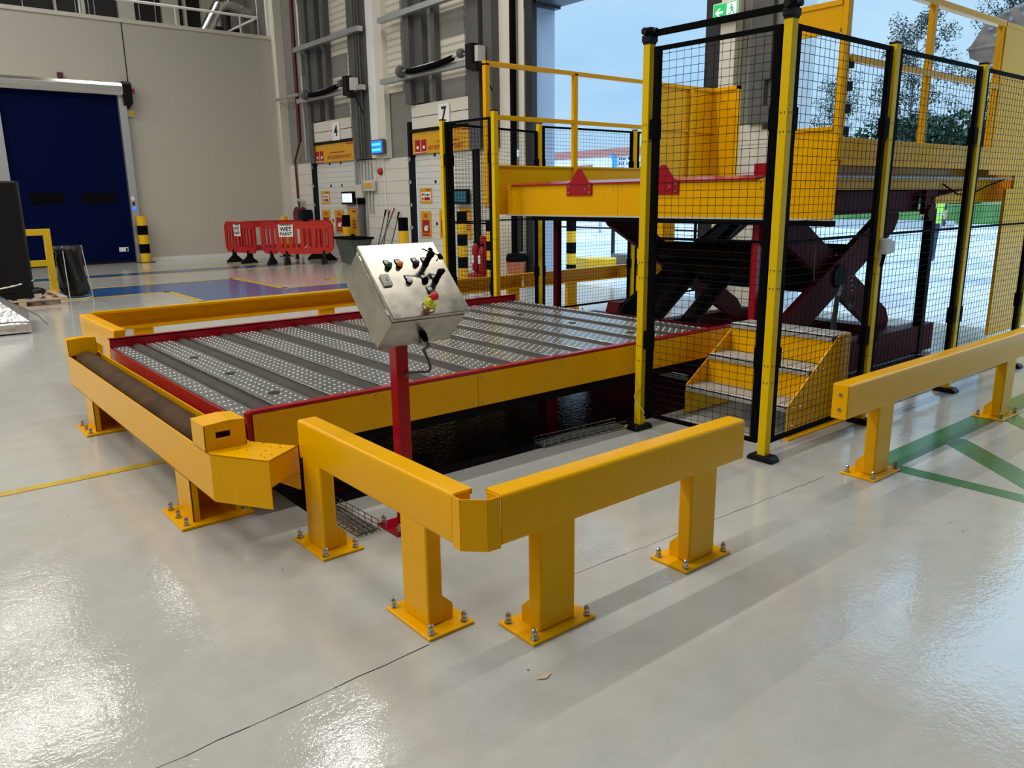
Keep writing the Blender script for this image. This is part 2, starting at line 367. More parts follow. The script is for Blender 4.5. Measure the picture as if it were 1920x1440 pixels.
# dock wall : X = 10.  openings Y 6.2..-8 and Y 7.72..11.5 up to z 4.95
w = MB()
w.box((10.0, 11.62, 2.45), (10.3, 22.75, 9.6)).box((10.0, 22.75, 0), (10.3, 27.2, 9.6))      # upper cladding over the docks
w.box((10.0, -12, 4.95), (10.3, 11.62, 9.6))        # above the big doors
w.box((10.0, 6.22, 0), (10.36, 7.66, 4.95))         # pier between the doors
w.box((10.0, -12, 0), (10.36, -7.0, 4.95))
struct('wall_dock', w, 'midgrey', 'grey clad wall with the loading docks', 'wall')
w = MB()
w.box((9.93, 20.72, 0), (10.3, 22.2, 2.53)).box((9.93, 15.78, 0), (10.3, 16.88, 2.47)).box((9.93, 17.3, 0), (10.3, 18.24, 2.48))
w.box((9.93, 11.62, 0), (10.3, 12.2, 2.30)).box((9.93, 12.7, 0), (10.3, 13.38, 2.5)).box((9.95, 16.88, 0), (10.3, 17.3, 2.5))
struct('wall_dock_lower', w, 'white_panel', 'white insulated panels low on the dock wall between the dock doors', 'wall')
struct('trim_7', MB().box((10.0, 6.64, 0.0), (9.93, 7.22, 2.5)).box((9.93, 6.22, 0), (10.0, 6.64, 2.42)), 'white_panel', 'white panels on the pier between the big doors', 'trim')
# blue grey reveal of the far big door
struct('trim_8', MB().box((9.96, 11.5, 0), (10.48, 11.64, 4.95)), 'jamb', 'blue grey reveal beside the tall open door', 'trim')
struct('trim_9', MB().box((9.9, 11.36, 4.86), (10.5, 11.7, 5.1)).box((9.9, 7.7, 4.90), (10.5, 11.6, 5.2)), 'darksteel', 'dark head of the tall open door', 'trim')
struct('trim_10', MB().box((9.84, 11.40, 0), (9.955, 11.56, 6.5)).box((9.88, 11.60, 0.0), (9.95, 11.64, 6.5)), 'darksteel', 'black guide rail beside the tall open door', 'trim')
struct('trim_11', MB().box((9.88, 7.37, 0.0), (9.995, 7.62, 6.5)), 'darksteel', 'dark steel guide left of the pier', 'trim')
struct('trim_12', MB().box((9.82, 7.07, 0), (9.985, 7.32, 6.5)), 'cream', 'cream column on the pier between the big doors', 'trim')
struct('trim_13', MB().box((9.9, 6.62, 2.70), (9.99, 6.86, 3.1)).box((9.88, 6.28, 2.5), (9.98, 6.84, 2.74)).box((9.92, 6.55, 3.08), (9.97, 6.88, 6.5)), 'greysteel', 'grey boxes and trunking on the pier', 'trim')
struct('trim_14', MB().box((9.86, 6.20, 0), (10.4, 6.26, 4.95)), 'alu', 'pale edge of the pier beside the near opening', 'trim')
# structural steel of the dock wall (grey columns, rails, cladding bays)
bays = MB()
bays.box((9.965, 18.45, 2.9), (9.995, 19.75, 9.5)).box((9.965, 13.6, 3.55), (9.995, 14.75, 9.5)).box((9.965, 16.0, 3.9), (9.995, 16.75, 9.5))
struct('trim_15', bays, 'cream_ribs', 'cream corrugated cladding behind the steel frame', 'trim')
gp = MB()
gp.box((9.955, 18.5, 2.9), (9.968, 19.72, 3.9)).box((9.955, 18.5, 4.55), (9.968, 19.72, 5.05)).box((9.955, 13.6, 3.5), (9.968, 14.7, 3.95)).box((9.955, 13.6, 4.75), (9.968, 14.7, 5.25))
struct('trim_16', gp, 'midgrey', 'plain grey sheets in the cladding bays', 'trim')
col = MB()
for a, b, x0 in ((20.78, 20.95, 9.80), (20.22, 20.60, 9.86), (19.72, 19.86, 9.80), (18.02, 18.48, 9.78), (17.62, 17.90, 9.84), (15.72, 15.95, 9.74), (15.20, 15.62, 9.86), (14.72, 14.86, 9.82), (13.20, 13.58, 9.80), (12.78, 13.05, 9.72)):
    a, b = a * x0 / 10, b * x0 / 10
    col.box((x0, a, 3.56 if (18.2 < a < 20.3 or 13.1 < a < 15.4) else 2.5), (9.99, b, 9.5))
struct('trim_17', col, 'greysteel', 'dark grey steel columns of the dock wall', 'trim')
rl = MB()
for z, h in ((4.15, 0.11), (5.48, 0.11), (6.9, 0.12)):
    z = (z - 1.55) * 0.962 + 1.55; rl.box((9.62, 17.3, z), (9.76, 20.8, z + h)); rl.box((9.62, 12.8, z), (9.76, 16.4, z + h))
struct('trim_18', rl, 'alu', 'horizontal steel rails across the dock wall', 'trim')
struct('trim_19', MB().box((9.86, 16.98, 2.5), (9.98, 17.36, 9.5)), 'white', 'white face of the tall column between the docks', 'trim')
struct('trim_20', MB().box((9.84, 16.60, 2.48), (9.98, 16.95, 9.5)), 'cream', 'cream face of the tall column between the docks', 'trim')
struct('trim_21', MB().box((9.90, 12.05, 0), (9.99, 12.62, 9.5)), 'cream', 'cream column beside the dock with the firefighting stand', 'trim')
struct('trim_22', MB().box((9.9, 11.70, 0), (9.99, 11.86, 9.5)), 'cream', 'narrow cream strip beside the tall open door', 'trim')
# blue roll door in the partition
d = struct('door_1', MB().box((2.98, 22.44, 0.03), (5.56, 22.47, 4.15)), 'blue', 'tall dark blue fabric roll door', 'door')
def dpart(name, mb, m, par, bevel=0): 
    o = build(name, mb, m, par, bevel); return o
dpart('vision_window', MB().box((3.35, 22.425, 1.51), (4.08, 22.445, 1.78)), 'window_dark', d)
dpart('vision_window', MB().box((4.48, 22.425, 1.51), (5.24, 22.445, 1.78)), 'window_dark', d)
fr = MB().box((5.56, 22.30, 0), (5.74, 22.5, 4.15)).box((2.80, 22.30, 0), (2.98, 22.5, 4.15))
dpart('door_frame', fr, 'alu', d, 0.004)
dpart('bottom_bar', MB().box((2.98, 22.42, 0.0), (5.56, 22.48, 0.06)), 'blackp', d)
dpart('door_label', MB().box((5.18, 22.42, 0.29), (5.40, 22.438, 0.40)).box((5.34, 22.415, 0.30), (5.38, 22.421, 0.38), 1), ['paper', 'blue'], d)
cv = MB().prism([(0.0, 0), (-0.30, 0), (-0.36, 0.06), (-0.36, 0.22), (-0.28, 0.30), (0, 0.30)], (2.6, 22.5, 4.13), Y, Z, X * 3.06)
dpart('roller_cover', cv, 'polished', d, 0.01)
mo = MB().prism([(0.0, 0), (-0.34, 0.08), (-0.36, 0.55), (-0.28, 0.62), (0, 0.62)], (5.67, 22.5, 3.86), Y, Z, X * 0.20)
dpart('drive_motor', mo, 'blackp', d, 0.02)
sw = MB().box((5.58, 22.28, 1.58), (5.66, 22.31, 1.68)).box((5.60, 22.275, 1.46), (5.66, 22.31, 1.54), 1).box((5.60, 22.275, 1.33), (5.67, 22.31, 1.43), 2)
dpart('switch', sw, ['paper', 'pipe_red', 'screen_blue'], d)

# ============================================================ barriers
T_ = 0.006
def c_profile(w, h, r=0.014, t=T_):
    """C section, web on the -u side, open to +u; u across, v up (0..h)"""
    out = [(w, 0)]
    out += [(r, 0)] + [(r - r * math.sin(a), r - r * math.cos(a)) for a in (PI / 8, PI / 4, 3 * PI / 8)] + [(0, r)]
    out += [(0, h - r)] + [(r - r * math.cos(a), h - r + r * math.sin(a)) for a in (PI / 8, PI / 4, 3 * PI / 8)] + [(r, h)]
    out += [(w, h), (w, h - 0.02), (w - t, h - 0.02), (w - t, h - t), (r, h - t)]
    out += [(t, h - r)] + [(t, r)] + [(r, t), (w - t, t), (w - t, 0.02), (w, 0.02)]
    return out
def anchor_bolt(c, par):
    x, y, z = c; b = MB()
    b.lathe([(0.016, 0), (0.016, 0.003)], c, 14)
    b.lathe([(0.0125, 0.003), (0.0125, 0.014)], c, 6)
    b.lathe([(0.0075, 0.014), (0.0075, 0.022), (0.0115, 0.022), (0.0115, 0.031), (0.010, 0.036), (0.005, 0.042)], c, 6)
    return build('anchor_bolt', b, 'zinc', par)
def barrier_post(par, cx, cy, axis, side, zb=0.405):
    """axis 'x' or 'y' = run of the rail; side = +1/-1 direction of the open back of the rail"""
    w2, d = 0.0875, 0.068
    def P(u, v, z): return (cx + u, cy + side * v, z) if axis == 'x' else (cx + side * v, cy + u, z)
    def bx(mb, u0, v0, z0, u1, v1, z1):
        a, b = P(u0, v0, z0), P(u1, v1, z1); return mb.box(tuple(map(min, a, b)), tuple(map(max, a, b)))
    p = build('post', bx(MB(), -w2, 0, 0.012, w2, d, zb + 0.012), 'yellow', par, 0.010, seg=3)
    build('base_plate', bx(MB(), -0.155, -0.042, 0, 0.155, 0.160, 0.012), 'yellow', p, 0.004)
    g = MB(); o = P(0.0, d, 0.012); V = Y * side if axis == 'x' else X * side; U = X if axis == 'x' else Y
    gp_ = [(0, 0), (0.045, 0), (0.045, 0.06), (0.0, 0.105)]
    build('gusset', g.prism(gp_, Vector(o) + U * 0.072, V, Z, U * 0.008), 'yellow', p)
    build('gusset', MB().prism(gp_, Vector(o) - U * 0.080, V, Z, U * 0.008), 'yellow', p)
    for u, v in ((-0.13, -0.018), (0.13, -0.018), (-0.13, 0.130), (0.13, 0.130)): anchor_bolt(P(u, v, 0.012), p)
    return p
def rail_x(mb, x0, x1, yface, side, z0=0.405, z1=0.588, w=0.088):
    return mb.prism(c_profile(w, z1 - z0), (x0, yface, z0), Y * side, Z, X * (x1 - x0))
def rail_y(mb, y0, y1, xface, side, z0=0.405, z1=0.588, w=0.088):
    return mb.prism(c_profile(w, z1 - z0), (xface, y0, z0), X * side, Z, Y * (y1 - y0))
t = thing('guard_barrier', 'low yellow steel barrier in the foreground running from the corner bracket towards the mesh cage', 'barrier', (2.2, 1.96, 0), 'low yellow guard barriers')
r = build('rail', rail_x(MB(), 1.518, 2.885, 1.924, 1), 'yellow', t, smooth=True)
build('end_cap', MB().box((2.881, 1.93, 0.411), (2.888, 2.006, 0.582)), 'yellow', r, 0.002)
for px in (1.776, 2.622): barrier_post(t, px, 1.927, 'x', 1)
t = thing('guard_barrier', 'low yellow steel barrier beside the control console, ending in the folded corner bracket', 'barrier', (1.43, 2.6, 0), 'low yellow guard barriers')
r = build('rail', rail_y(MB(), 2.043, 3.245, 1.396, 1), 'yellow', t, smooth=True)
build('end_cap', MB().box((1.402, 3.241, 0.411), (1.478, 3.248, 0.582)), 'yellow', r, 0.002)
for py in (2.305, 3.145): barrier_post(t, 1.399, py, 'y', 1)
br = MB(); th = 0.005
outer = [(1.470, 2.040), (1.398, 2.040), (1.396, 1.994), (1.462, 1.931), (1.512, 1.927), (1.512, 1.995)]
def strip(mb, pts, z0, z1, th):
    for (a, b) in zip(pts, pts[1:]): mb.bar((a[0], a[1], (z0 + z1) / 2), (b[0], b[1], (z0 + z1) / 2), th, z1 - z0)
    return mb
lab(build('corner_bracket', strip(br, outer, 0.400, 0.584, th), 'yellow', t), 'folded yellow corner bracket joining two rails')
t = thing('guard_barrier', 'low yellow steel barrier on the right, running past the green floor lines', 'barrier', (5.2, 1.96, 0), 'low yellow guard barriers')
r = build('rail', rail_x(MB(), 3.815, 6.55, 1.938, 1), 'yellow', t, smooth=True)
cap = build('end_cap', MB().box((3.807, 1.940, 0.405), (3.817, 2.024, 0.588)), 'yellow', r, 0.003)
for z in (0.455, 0.535): cap_b = build('anchor_bolt', MB().lathe([(0.011, 0), (0.011, 0.006), (0.006, 0.006), (0.006, 0.012)], (3.807, 1.98, z), 6, 0, (-1, 0, 0)), 'zinc', t)
for px in (4.262, 6.07): barrier_post(t, px, 1.941, 'x', 1)
t = thing('guard_barrier', 'short yellow barrier return at the far left corner beyond the roller trough', 'barrier', (1.44, 7.1, 0), 'low yellow guard barriers')
r = build('rail', rail_y(MB(), 6.55, 7.745, 1.398, 1), 'yellow', t, smooth=True)
build('end_cap', MB().box((1.402, 6.545, 0.411), (1.478, 6.552, 0.582)), 'yellow', r)
for py in (6.86, 7.42): barrier_post(t, 1.40, py, 'y', 1)
t = thing('guard_barrier', 'long yellow barrier behind the roller bed, seen from its open channel side', 'barrier', (4.2, 7.83, 0), 'low yellow guard barriers')
build('rail', rail_x(MB(), 1.515, 6.60, 7.878, -1), 'yellow', t, smooth=True)
for px in (1.93, 3.80, 5.1, 6.42): barrier_post(t, px, 7.875, 'x', -1)
t = thing('guard_barrier', 'yellow barrier behind the far mesh fence leading to the tall open door', 'barrier', (8.2, 7.83, 0), 'low yellow guard barriers')
build('rail', rail_x(MB(), 6.63, 9.80, 7.878, -1), 'yellow', t, smooth=True)
for px in (7.45, 9.15): barrier_post(t, px, 7.875, 'x', -1)

# ============================================================ yellow roller trough at the head of the conveyor
t = thing('impact_roller_stop', 'yellow steel trough holding one thick brown roller at the front of the conveyor', 'roller stop', (1.15, 4.9, 0))
b = MB(); zt, zb_ = 0.458, 0.236
b.box((1.051, 3.41, zb_), (1.057, 6.49, zt))                       # outer wall
b.box((1.258, 3.50, 0.30), (1.264, 6.49, zt))                      # inner wall
b.box((1.051, 6.484, zb_), (1.264, 6.49, zt))                      # far end
b.box((1.051, 3.41, 0.236), (1.264, 6.49, 0.242))                  # bottom
b.box((1.057, 3.44, 0.30), (1.262, 3.446, zt))
build('trough', b, 'yellow', t, 0.0015)
# chamfered nose
n = MB(); P0, P1, P2, P3 = (1.051, 3.412), (1.213, 3.149), (1.405, 3.277), (1.262, 3.50)
def wallseg(mb, a, b_, z0, z1, z0b=None, th=0.006):
    z0b = z0 if z0b is None else z0b
    dv = Vector((b_[0] - a[0], b_[1] - a[1], 0)).normalized(); nn = Vector((-dv.y, dv.x, 0)) * th; i = len(mb.v)
    for off in (Vector((0, 0, 0)), nn):
        for p, z in ((a, z0), (b_, z0b), (b_, z1), (a, z1)): mb.v.append((p[0] + off.x, p[1] + off.y, z))
    for q in ((0, 1, 2, 3), (7, 6, 5, 4), (0, 4, 5, 1), (1, 5, 6, 2), (2, 6, 7, 3), (3, 7, 4, 0)): mb.f.append(tuple(i + k for k in q)); mb.m.append(0)
n.box((1.06, 3.40, 0.45), (1.06, 3.40, 0.45))
n = MB()
wallseg(n, P0, P1, 0.236, zt, 0.236)
wallseg(n, P1, P2, 0.335, zt, 0.345)
wallseg(n, P2, P3, 0.245, zt, 0.30)
n.prism([P0, P1, P2, P3, (1.258, 3.62), (1.051, 3.62)], (0, 0, zt - 0.006), X, Y, Z * 0.006)
lab(build('nose_guard', n, 'yellow', t, 0.001), 'chamfered yellow nose with drilled top plate')
h = MB()
for (x, y) in ((1.20, 3.36), (1.235, 3.42), (1.26, 3.30), (1.30, 3.34), (1.30, 3.42), (1.33, 3.30), (1.22, 3.25), (1.18, 3.42), (1.345, 3.34), (1.26, 3.23), (1.22, 3.21)):
    h.lathe([(0.0045, 0), (0.0045, 0.0006)], (x, y, zt), 8)
build('drill_hole', h, 'hole', t)
def stop_block(y0, y1, slot):
    s = MB(); zt2 = 0.578; x0, x1 = 1.048, 1.238
    if slot:
        # front face with a slotted hole: frame of boxes round the slot
        sx0, sx1, sz0, sz1 = 1.100, 1.165, 0.512, 0.540
        s.box((x0, y0, zt), (sx0, y0 + 0.006, zt2)).box((sx1, y0, zt), (x1, y0 + 0.006, zt2)).box((sx0, y0, zt), (sx1, y0 + 0.006, sz0)).box((sx0, y0, sz1), (sx1, y0 + 0.006, zt2))
    else: s.box((x0, y0, zt), (x1, y0 + 0.006, zt2))
    s.box((x0, y0, zt), (x0 + 0.006, y1, zt2)).box((x1 - 0.006, y0, zt), (x1, y1, zt2)).box((x0, y1 - 0.006, zt), (x1, y1, zt2))
    s.prism([(x0, 0.0), (x1, 0.0), (x1, 0.008), ((x0 + x1) / 2 + 0.02, 0.014), (x0, 0.006)], (0, y0, zt2 - 0.004), X, Z, Y * (y1 - y0))
    return build('stop_block', s, 'yellow', t, 0.002)
stop_block(3.455, 3.630, True); stop_block(6.385, 6.487, False)
r = build('roller', MB().cyl((1.158, 3.640, 0.405), (1.158, 6.375, 0.405), 0.080, 40), 'roller_brown', t, smooth=True)
ax = build('axle', MB().cyl((1.158, 3.45, 0.405), (1.158, 6.48, 0.405), 0.02, 16), 'zinc', t, smooth=True)
def trough_post(yc):
    p = MB(); p.box((1.055, yc - 0.115, 0.014), (1.063, yc + 0.115, 0.24)); p.box((1.055, yc + 0.107, 0.014), (1.285, yc + 0.115, 0.24)); p.box((1.055, yc - 0.115, 0.014), (1.09, yc - 0.107, 0.24)); p.box((1.27, yc - 0.115, 0.014), (1.285, yc + 0.115, 0.24))
    o = build('post', p, 'yellow', t, 0.002)
    build('base_plate', MB().box((0.985, yc - 0.165, 0), (1.345, yc + 0.165, 0.014)), 'yellow', o, 0.003)
    for v in (-0.125, 0, 0.125): anchor_bolt((1.018, yc + v, 0.014), o)
    anchor_bolt((1.315, yc - 0.09, 0.014), o)
trough_post(3.897); trough_post(5.935)

# ============================================================ roller deck conveyor
t = thing('roller_deck', 'wide roller conveyor bed with dimpled galvanised plates and red side rails', 'conveyor', (3.3, 5.0, 0))
def side_rail(y0, y1): return MB().box((1.335, y0, 0.40), (5.23, y1, 0.553))
YN, YF_ = 3.65, 6.35
o = build('side_rail', MB().box((1.335, YN, 0.535), (5.23, YN + 0.045, 0.553)).box((1.335, YN + 0.006, 0.33), (5.23, YN + 0.014, 0.54)), 'red', t, 0.002); lab(o, 'red side rail nearest the console')
o = build('side_rail', MB().box((1.318, YF_ - 0.012, 0.40), (5.23, YF_, 0.560)).box((1.318, YF_ - 0.012, 0.548), (5.23, YF_ + 0.05, 0.560)), 'red', t, 0.002); lab(o, 'red side rail on the far side')
lab(build('end_rail', MB().box((1.318, YN + 0.01, 0.33), (1.330, YF_ - 0.01, 0.492)).box((1.318, YN + 0.0, 0.33), (1.335, YN + 0.045, 0.545)), 'red', t, 0.002), 'red cross rail behind the yellow trough')
build('end_rail', MB().box((5.22, YN + 0.01, 0.33), (5.232, YF_ - 0.01, 0.488)), 'red', t)
for a, b_ in ((1.345, 2.708), (2.712, 4.068), (4.072, 5.232)):
    s = build('skirt_panel', MB().box((a, YN - 0.004, 0.335), (b_, YN, 0.534)), 'yellow', t)
    k = MB()
    for xx in (a + 0.03, b_ - 0.03): 
        for zz in (0.36, 0.51): k.lathe([(0.008, 0), (0.007, 0.004), (0.004, 0.006)], (xx, YN - 0.004, zz), 8, 0, (0, -1, 0))
    k.lathe([(0.008, 0), (0.007, 0.004), (0.004, 0.006)], ((a + b_) / 2, YN - 0.004, 0.52), 8, 0, (0, -1, 0))
    build('screw', k, 'zinc', s)
pitch = 0.3275; r0 = 1.506
proto = None
for k in range(12):
    xc = r0 + k * pitch
    if proto is None:
        proto = build('roller', MB().cyl((xc, YN + 0.02, 0.450), (xc, YF_ - 0.02, 0.450), 0.057, 28), 'roller', t, smooth=True)
    else:
        c = proto.copy(); C.objects.link(c); c.location.x = k * pitch
def stud(mb, x, y, z, r=0.0068, mi=1):
    b = len(mb.v)
    for rr, hh in ((r, 0.0), (r * 0.6, 0.0022)):
        for i in range(6): mb.v.append((x + rr * math.cos(i * PI / 3), y + rr * math.sin(i * PI / 3), z + hh))
    for i in range(6):
        j = (i + 1) % 6; mb.f.append((b + i, b + j, b + 6 + j, b + 6 + i)); mb.m.append(mi)
    mb.f.append(tuple(b + 6 + i for i in range(6))); mb.m.append(mi)
def plate(x0, x1, cols, par, stag=True, sp=0.062):
    zt = 0.496; p = MB()
    p.prism([(x0, -0.03), (x0, -0.003), (x0 + 0.003, 0), (x1 - 0.003, 0), (x1, -0.003), (x1, -0.03), (x1 - 0.003, -0.03), (x1 - 0.003, -0.004), (x0 + 0.003, -0.004), (x0 + 0.003, -0.03)], (0, YN + 0.012, zt), X, Z, Y * (YF_ - YN - 0.024))
    y = YN + 0.04; i = 0
    while y < YF_ - 0.03:
        for j, cx in enumerate(cols):
            stud(p, cx, y + (sp / 2 if j % 2 and stag else 0), zt)
        y += sp
    return build('deck_plate', p, ['galv', 'stud'], par)
plate(1.335, 1.440, [1.360, 1.386, 1.412], t, False, 0.095)
x0, x1 = r0 + 0.060, r0 + pitch - 0.060
pp = plate(x0, x1, [x0 + 0.035, x0 + 0.080, x0 + 0.125, x0 + 0.170], t)
for k in range(1, 11):
    c = pp.copy(); C.objects.link(c); c.location.x = k * pitch
plate(r0 + 11 * pitch + 0.060, 5.226, [5.185, 5.208], t)
for k in (0, 9):
    for yy in (5.44, 4.76, 4.09):
        build('drain_hole', MB().lathe([(0.034, 0), (0.034, 0.0024)], (r0 + k * pitch + pitch / 2, yy + 0.08, 0.4962), 24), 'hole', t)
for xx in (1.75, 3.4, 5.0):
    for yy in (3.80, 6.15):
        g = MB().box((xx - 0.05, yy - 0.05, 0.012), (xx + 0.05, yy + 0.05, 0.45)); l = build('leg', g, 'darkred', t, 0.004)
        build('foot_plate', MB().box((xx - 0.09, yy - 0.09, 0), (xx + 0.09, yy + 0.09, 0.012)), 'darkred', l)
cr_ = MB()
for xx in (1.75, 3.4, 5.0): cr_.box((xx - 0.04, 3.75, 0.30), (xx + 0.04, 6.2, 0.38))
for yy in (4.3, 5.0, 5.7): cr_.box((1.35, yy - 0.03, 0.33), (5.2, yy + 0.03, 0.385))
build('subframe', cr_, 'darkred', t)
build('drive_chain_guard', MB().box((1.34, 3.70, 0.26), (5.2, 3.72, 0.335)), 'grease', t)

# rubber mat in the dark under the bed
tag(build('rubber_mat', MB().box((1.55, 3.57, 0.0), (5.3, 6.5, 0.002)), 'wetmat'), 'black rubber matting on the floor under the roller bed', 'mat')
# wire cable basket on the floor
def basket(name, label, p, q, w=0.12, h=0.05):
    p, q = Vector(p), Vector(q); d = (q - p); L = d.length; d.normalize(); s = Vector((-d.y, d.x, 0)); b = MB()
    for u, z in ((-w / 2, h), (-w / 2, 0.004), (-w / 6, 0.004), (w / 6, 0.004), (w / 2, 0.004), (w / 2, h), (w / 2, h / 2), (-w / 2, h / 2)):
        b.cyl(p + s * u + Z * z, q + s * u + Z * z, 0.0022, 5)
    k = 0.0
    while k <= L:
        c = p + d * k
        b.cyl(c - s * w / 2 + Z * 0.004, c + s * w / 2 + Z * 0.004, 0.0022, 5)
        for e in (-1, 1): b.cyl(c + s * e * w / 2 + Z * 0.004, c + s * e * w / 2 + Z * h, 0.0022, 5)
        k += 0.06
    o = thing(name, label, 'cable tray', tuple((p + q) / 2))
    build('wire_basket', b, 'zinc', o)
    cb = MB()
    for j in range(4):
        u = -0.04 + 0.025 * j
        cb.tube([p + s * u + Z * 0.012, p + d * L * 0.4 + s * (u + 0.01) + Z * 0.02, q + s * u + Z * 0.012], 0.006, 6)
    build('cable', cb, 'cable', o, smooth=True)
    return o
basket('cable_tray', 'wire cable tray with dark cables on the floor behind the corner barrier', (1.64, 3.62, 0.0), (1.66, 3.12, 0.0))
basket('cable_tray', 'wire cable tray lying on the floor under the roller bed near the mesh cage', (3.15, 3.60, 0.003), (3.86, 3.56, 0.003), 0.10)
# ============================================================ control console on its post
t = thing('control_console', 'stainless steel push button box on a dark red post beside the roller bed', 'control panel', (1.84, 3.09, 0))
build('post', MB().box((1.808, 3.052, 0.012), (1.872, 3.116, 0.98)), 'red', t, 0.004)
build('base_plate', MB().box((1.74, 3.0, 0), (1.94, 3.19, 0.012)), 'red', t, 0.002)
for u in (-0.075, 0.075):
    for v in (-0.07, 0.07): anchor_bolt((1.84 + u, 3.095 + v, 0.012), t)
ph = math.radians(43.88); cc = Vector((1.877, 2.978, 1.205)); nn = Vector((0, -math.cos(ph), math.sin(ph))); uu = Vector((0, math.sin(ph), math.cos(ph)))
TB = Matrix.Identity(4)
for i in range(3): TB[i][0] = X[i]; TB[i][1] = uu[i]; TB[i][2] = nn[i]; TB[i][3] = cc[i]
b = MB().box((-0.192, -0.200, -0.225), (0.192, 0.200, -0.034))
bx_ = build('enclosure', b.xform(TB), 'stainless', t, 0.005)
build('rain_lip', MB().box((-0.186, -0.194, -0.036), (0.186, 0.194, -0.022)).xform(TB), 'alu', bx_)
ld = build('door', MB().box((-0.2, -0.205, -0.020), (0.2, 0.205, 0.0)).xform(TB), 'stainless', t, 0.004)
hg = MB()
for yy in (-0.15, 0.15): hg.cyl((-0.196, yy - 0.012, -0.026), (-0.196, yy + 0.012, -0.026), 0.005, 10)
build('hinge', hg.xform(TB), 'zinc', ld)
def plate_tag(x, y, m='black', w=0.026):
    q = MB().box((x - w / 2, y + 0.012, 0), (x + w / 2, y + 0.034, 0.004)).box((x - w / 2 + 0.002, y + 0.014, 0.004), (x + w / 2 - 0.002, y + 0.030, 0.0048), 1)
    build('legend_plate', q.xform(TB), [m, 'paper'], t)
def button(name, x, y, m, h=0.012, r=0.0125, label=None):
    plate_tag(x, y)
    q = MB().lathe([(0.0155, 0), (0.0155, 0.004), (0.0135, 0.006), (0.0135, 0.007)], (x, y, 0), 20).lathe([(r, 0.007), (r, 0.007 + h * 0.6), (r * 0.85, 0.007 + h * 0.9), (r * 0.5, 0.007 + h)], (x, y, 0), 20, 1)
    o = build(name, q.xform(TB), ['black', m], t, smooth=True)
    if label: lab(o, label)
button('push_button', -0.100, 0.076, 'btn_green', 0.016, label='green push button')
button('push_button', -0.044, 0.077, 'btn_orange', 0.016, label='orange push button')
button('push_button', 0.044, 0.079, 'btn_blue', 0.012, label='dark blue push button')
button('push_button', -0.035, -0.014, 'white', 0.012, label='white push button')
button('push_button', 0.046, -0.018, 'black', 0.010, label='black push button')
button('push_button', 0.045, -0.088, 'btn_green', 0.009, label='dark green push button')
build('socket_plate', MB().box((-0.166, -0.030, 0), (-0.126, 0.030, 0.010)).box((-0.160, -0.020, 0.010), (-0.132, 0.018, 0.012), 0).xform(TB), 'greybox', t, 0.003)
lg = MB(); sx, sy = -0.146, 0.0
lg.bar((sx, sy - 0.010, 0.0122), (sx, sy + 0.010, 0.0122), 0.002, 0.001, up=(0, 0, 1)).bar((sx - 0.006, sy - 0.002, 0.0122), (sx, sy - 0.010, 0.0122), 0.002, 0.001).bar((sx + 0.006, sy - 0.002, 0.0122), (sx, sy - 0.010, 0.0122), 0.002, 0.001)
build('symbol', lg.xform(TB), 'ink', t)
def key_switch(x, y, keys):
    plate_tag(x, y)
    q = MB().lathe([(0.0155, 0), (0.0155, 0.006), (0.013, 0.008), (0.013, 0.05)], (x, y, 0), 18)
    q.box((x - 0.0155, y - 0.008, 0.05), (x + 0.0155, y + 0.008, 0.074))
    o = build('key_switch', q.xform(TB), 'black', t, 0.001)
    if keys:
        k = MB()
        k.bar((x, y, 0.074), (x - 0.045, y + 0.02, 0.082), 0.006, 0.002).lathe([(0.011, 0), (0.011, 0.003)], (x - 0.002, y + 0.014, 0.078), 14)
        k.bar((x + 0.01, y, 0.072), (x + 0.04, y - 0.012, 0.064), 0.004, 0.002).box((x + 0.036, y - 0.028, 0.056), (x + 0.054, y - 0.002, 0.066)).bar((x + 0.036, y - 0.018, 0.06), (x + 0.016, y - 0.034, 0.056), 0.005, 0.002)
        build('key', k.xform(TB), 'black', o)
key_switch(0.095, 0.078, True); key_switch(0.100, -0.022, False)
q = MB().lathe([(0.029, 0), (0.029, 0.003), (0.016, 0.004), (0.010, 0.008), (0.010, 0.035)], (0.012, -0.142, 0), 24)
eb = build('emergency_stop', q.xform(TB), 'btn_yellow', t, smooth=True)
rg = MB()
for i in range(20):
    a0, a1 = 2 * PI * i / 20, 2 * PI * (i + 1) / 20
    rg.cyl((0.012 + 0.028 * math.cos(a0), -0.142 + 0.028 * math.sin(a0), 0.022), (0.012 + 0.028 * math.cos(a1), -0.142 + 0.028 * math.sin(a1), 0.022), 0.0035, 6)
build('collar', rg.xform(TB), 'btn_yellow', eb, smooth=True)
build('knob', MB().lathe([(0.010, 0.033), (0.012, 0.04), (0.0195, 0.046), (0.020, 0.054), (0.017, 0.060), (0.010, 0.063)], (0.012, -0.142, 0), 24).xform(TB), 'btn_red', eb, smooth=True)
gl = MB().lathe([(0.017, 0), (0.017, 0.012), (0.014, 0.014), (0.014, 0.03), (0.008, 0.04)], tuple(cc - uu * 0.200 - nn * 0.150 + X * 0.012), 14, 0, tuple(-uu))
build('cable_gland', gl, 'black', t)
g0 = cc - uu * 0.235 - nn * 0.150 + X * 0.012
pts = [g0, g0 - uu * 0.03, Vector((1.935, 3.02, 0.87)), Vector((1.955, 3.01, 0.82)), Vector((1.965, 3.01, 0.785)), Vector((1.955, 3.01, 0.765)), Vector((1.92, 3.02, 0.768)), Vector((1.88, 3.03, 0.77)), Vector((1.862, 3.04, 0.765)), Vector((1.850, 3.055, 0.75))]
build('cable', MB().tube(pts, 0.0065, 10), 'cable', t, smooth=True)

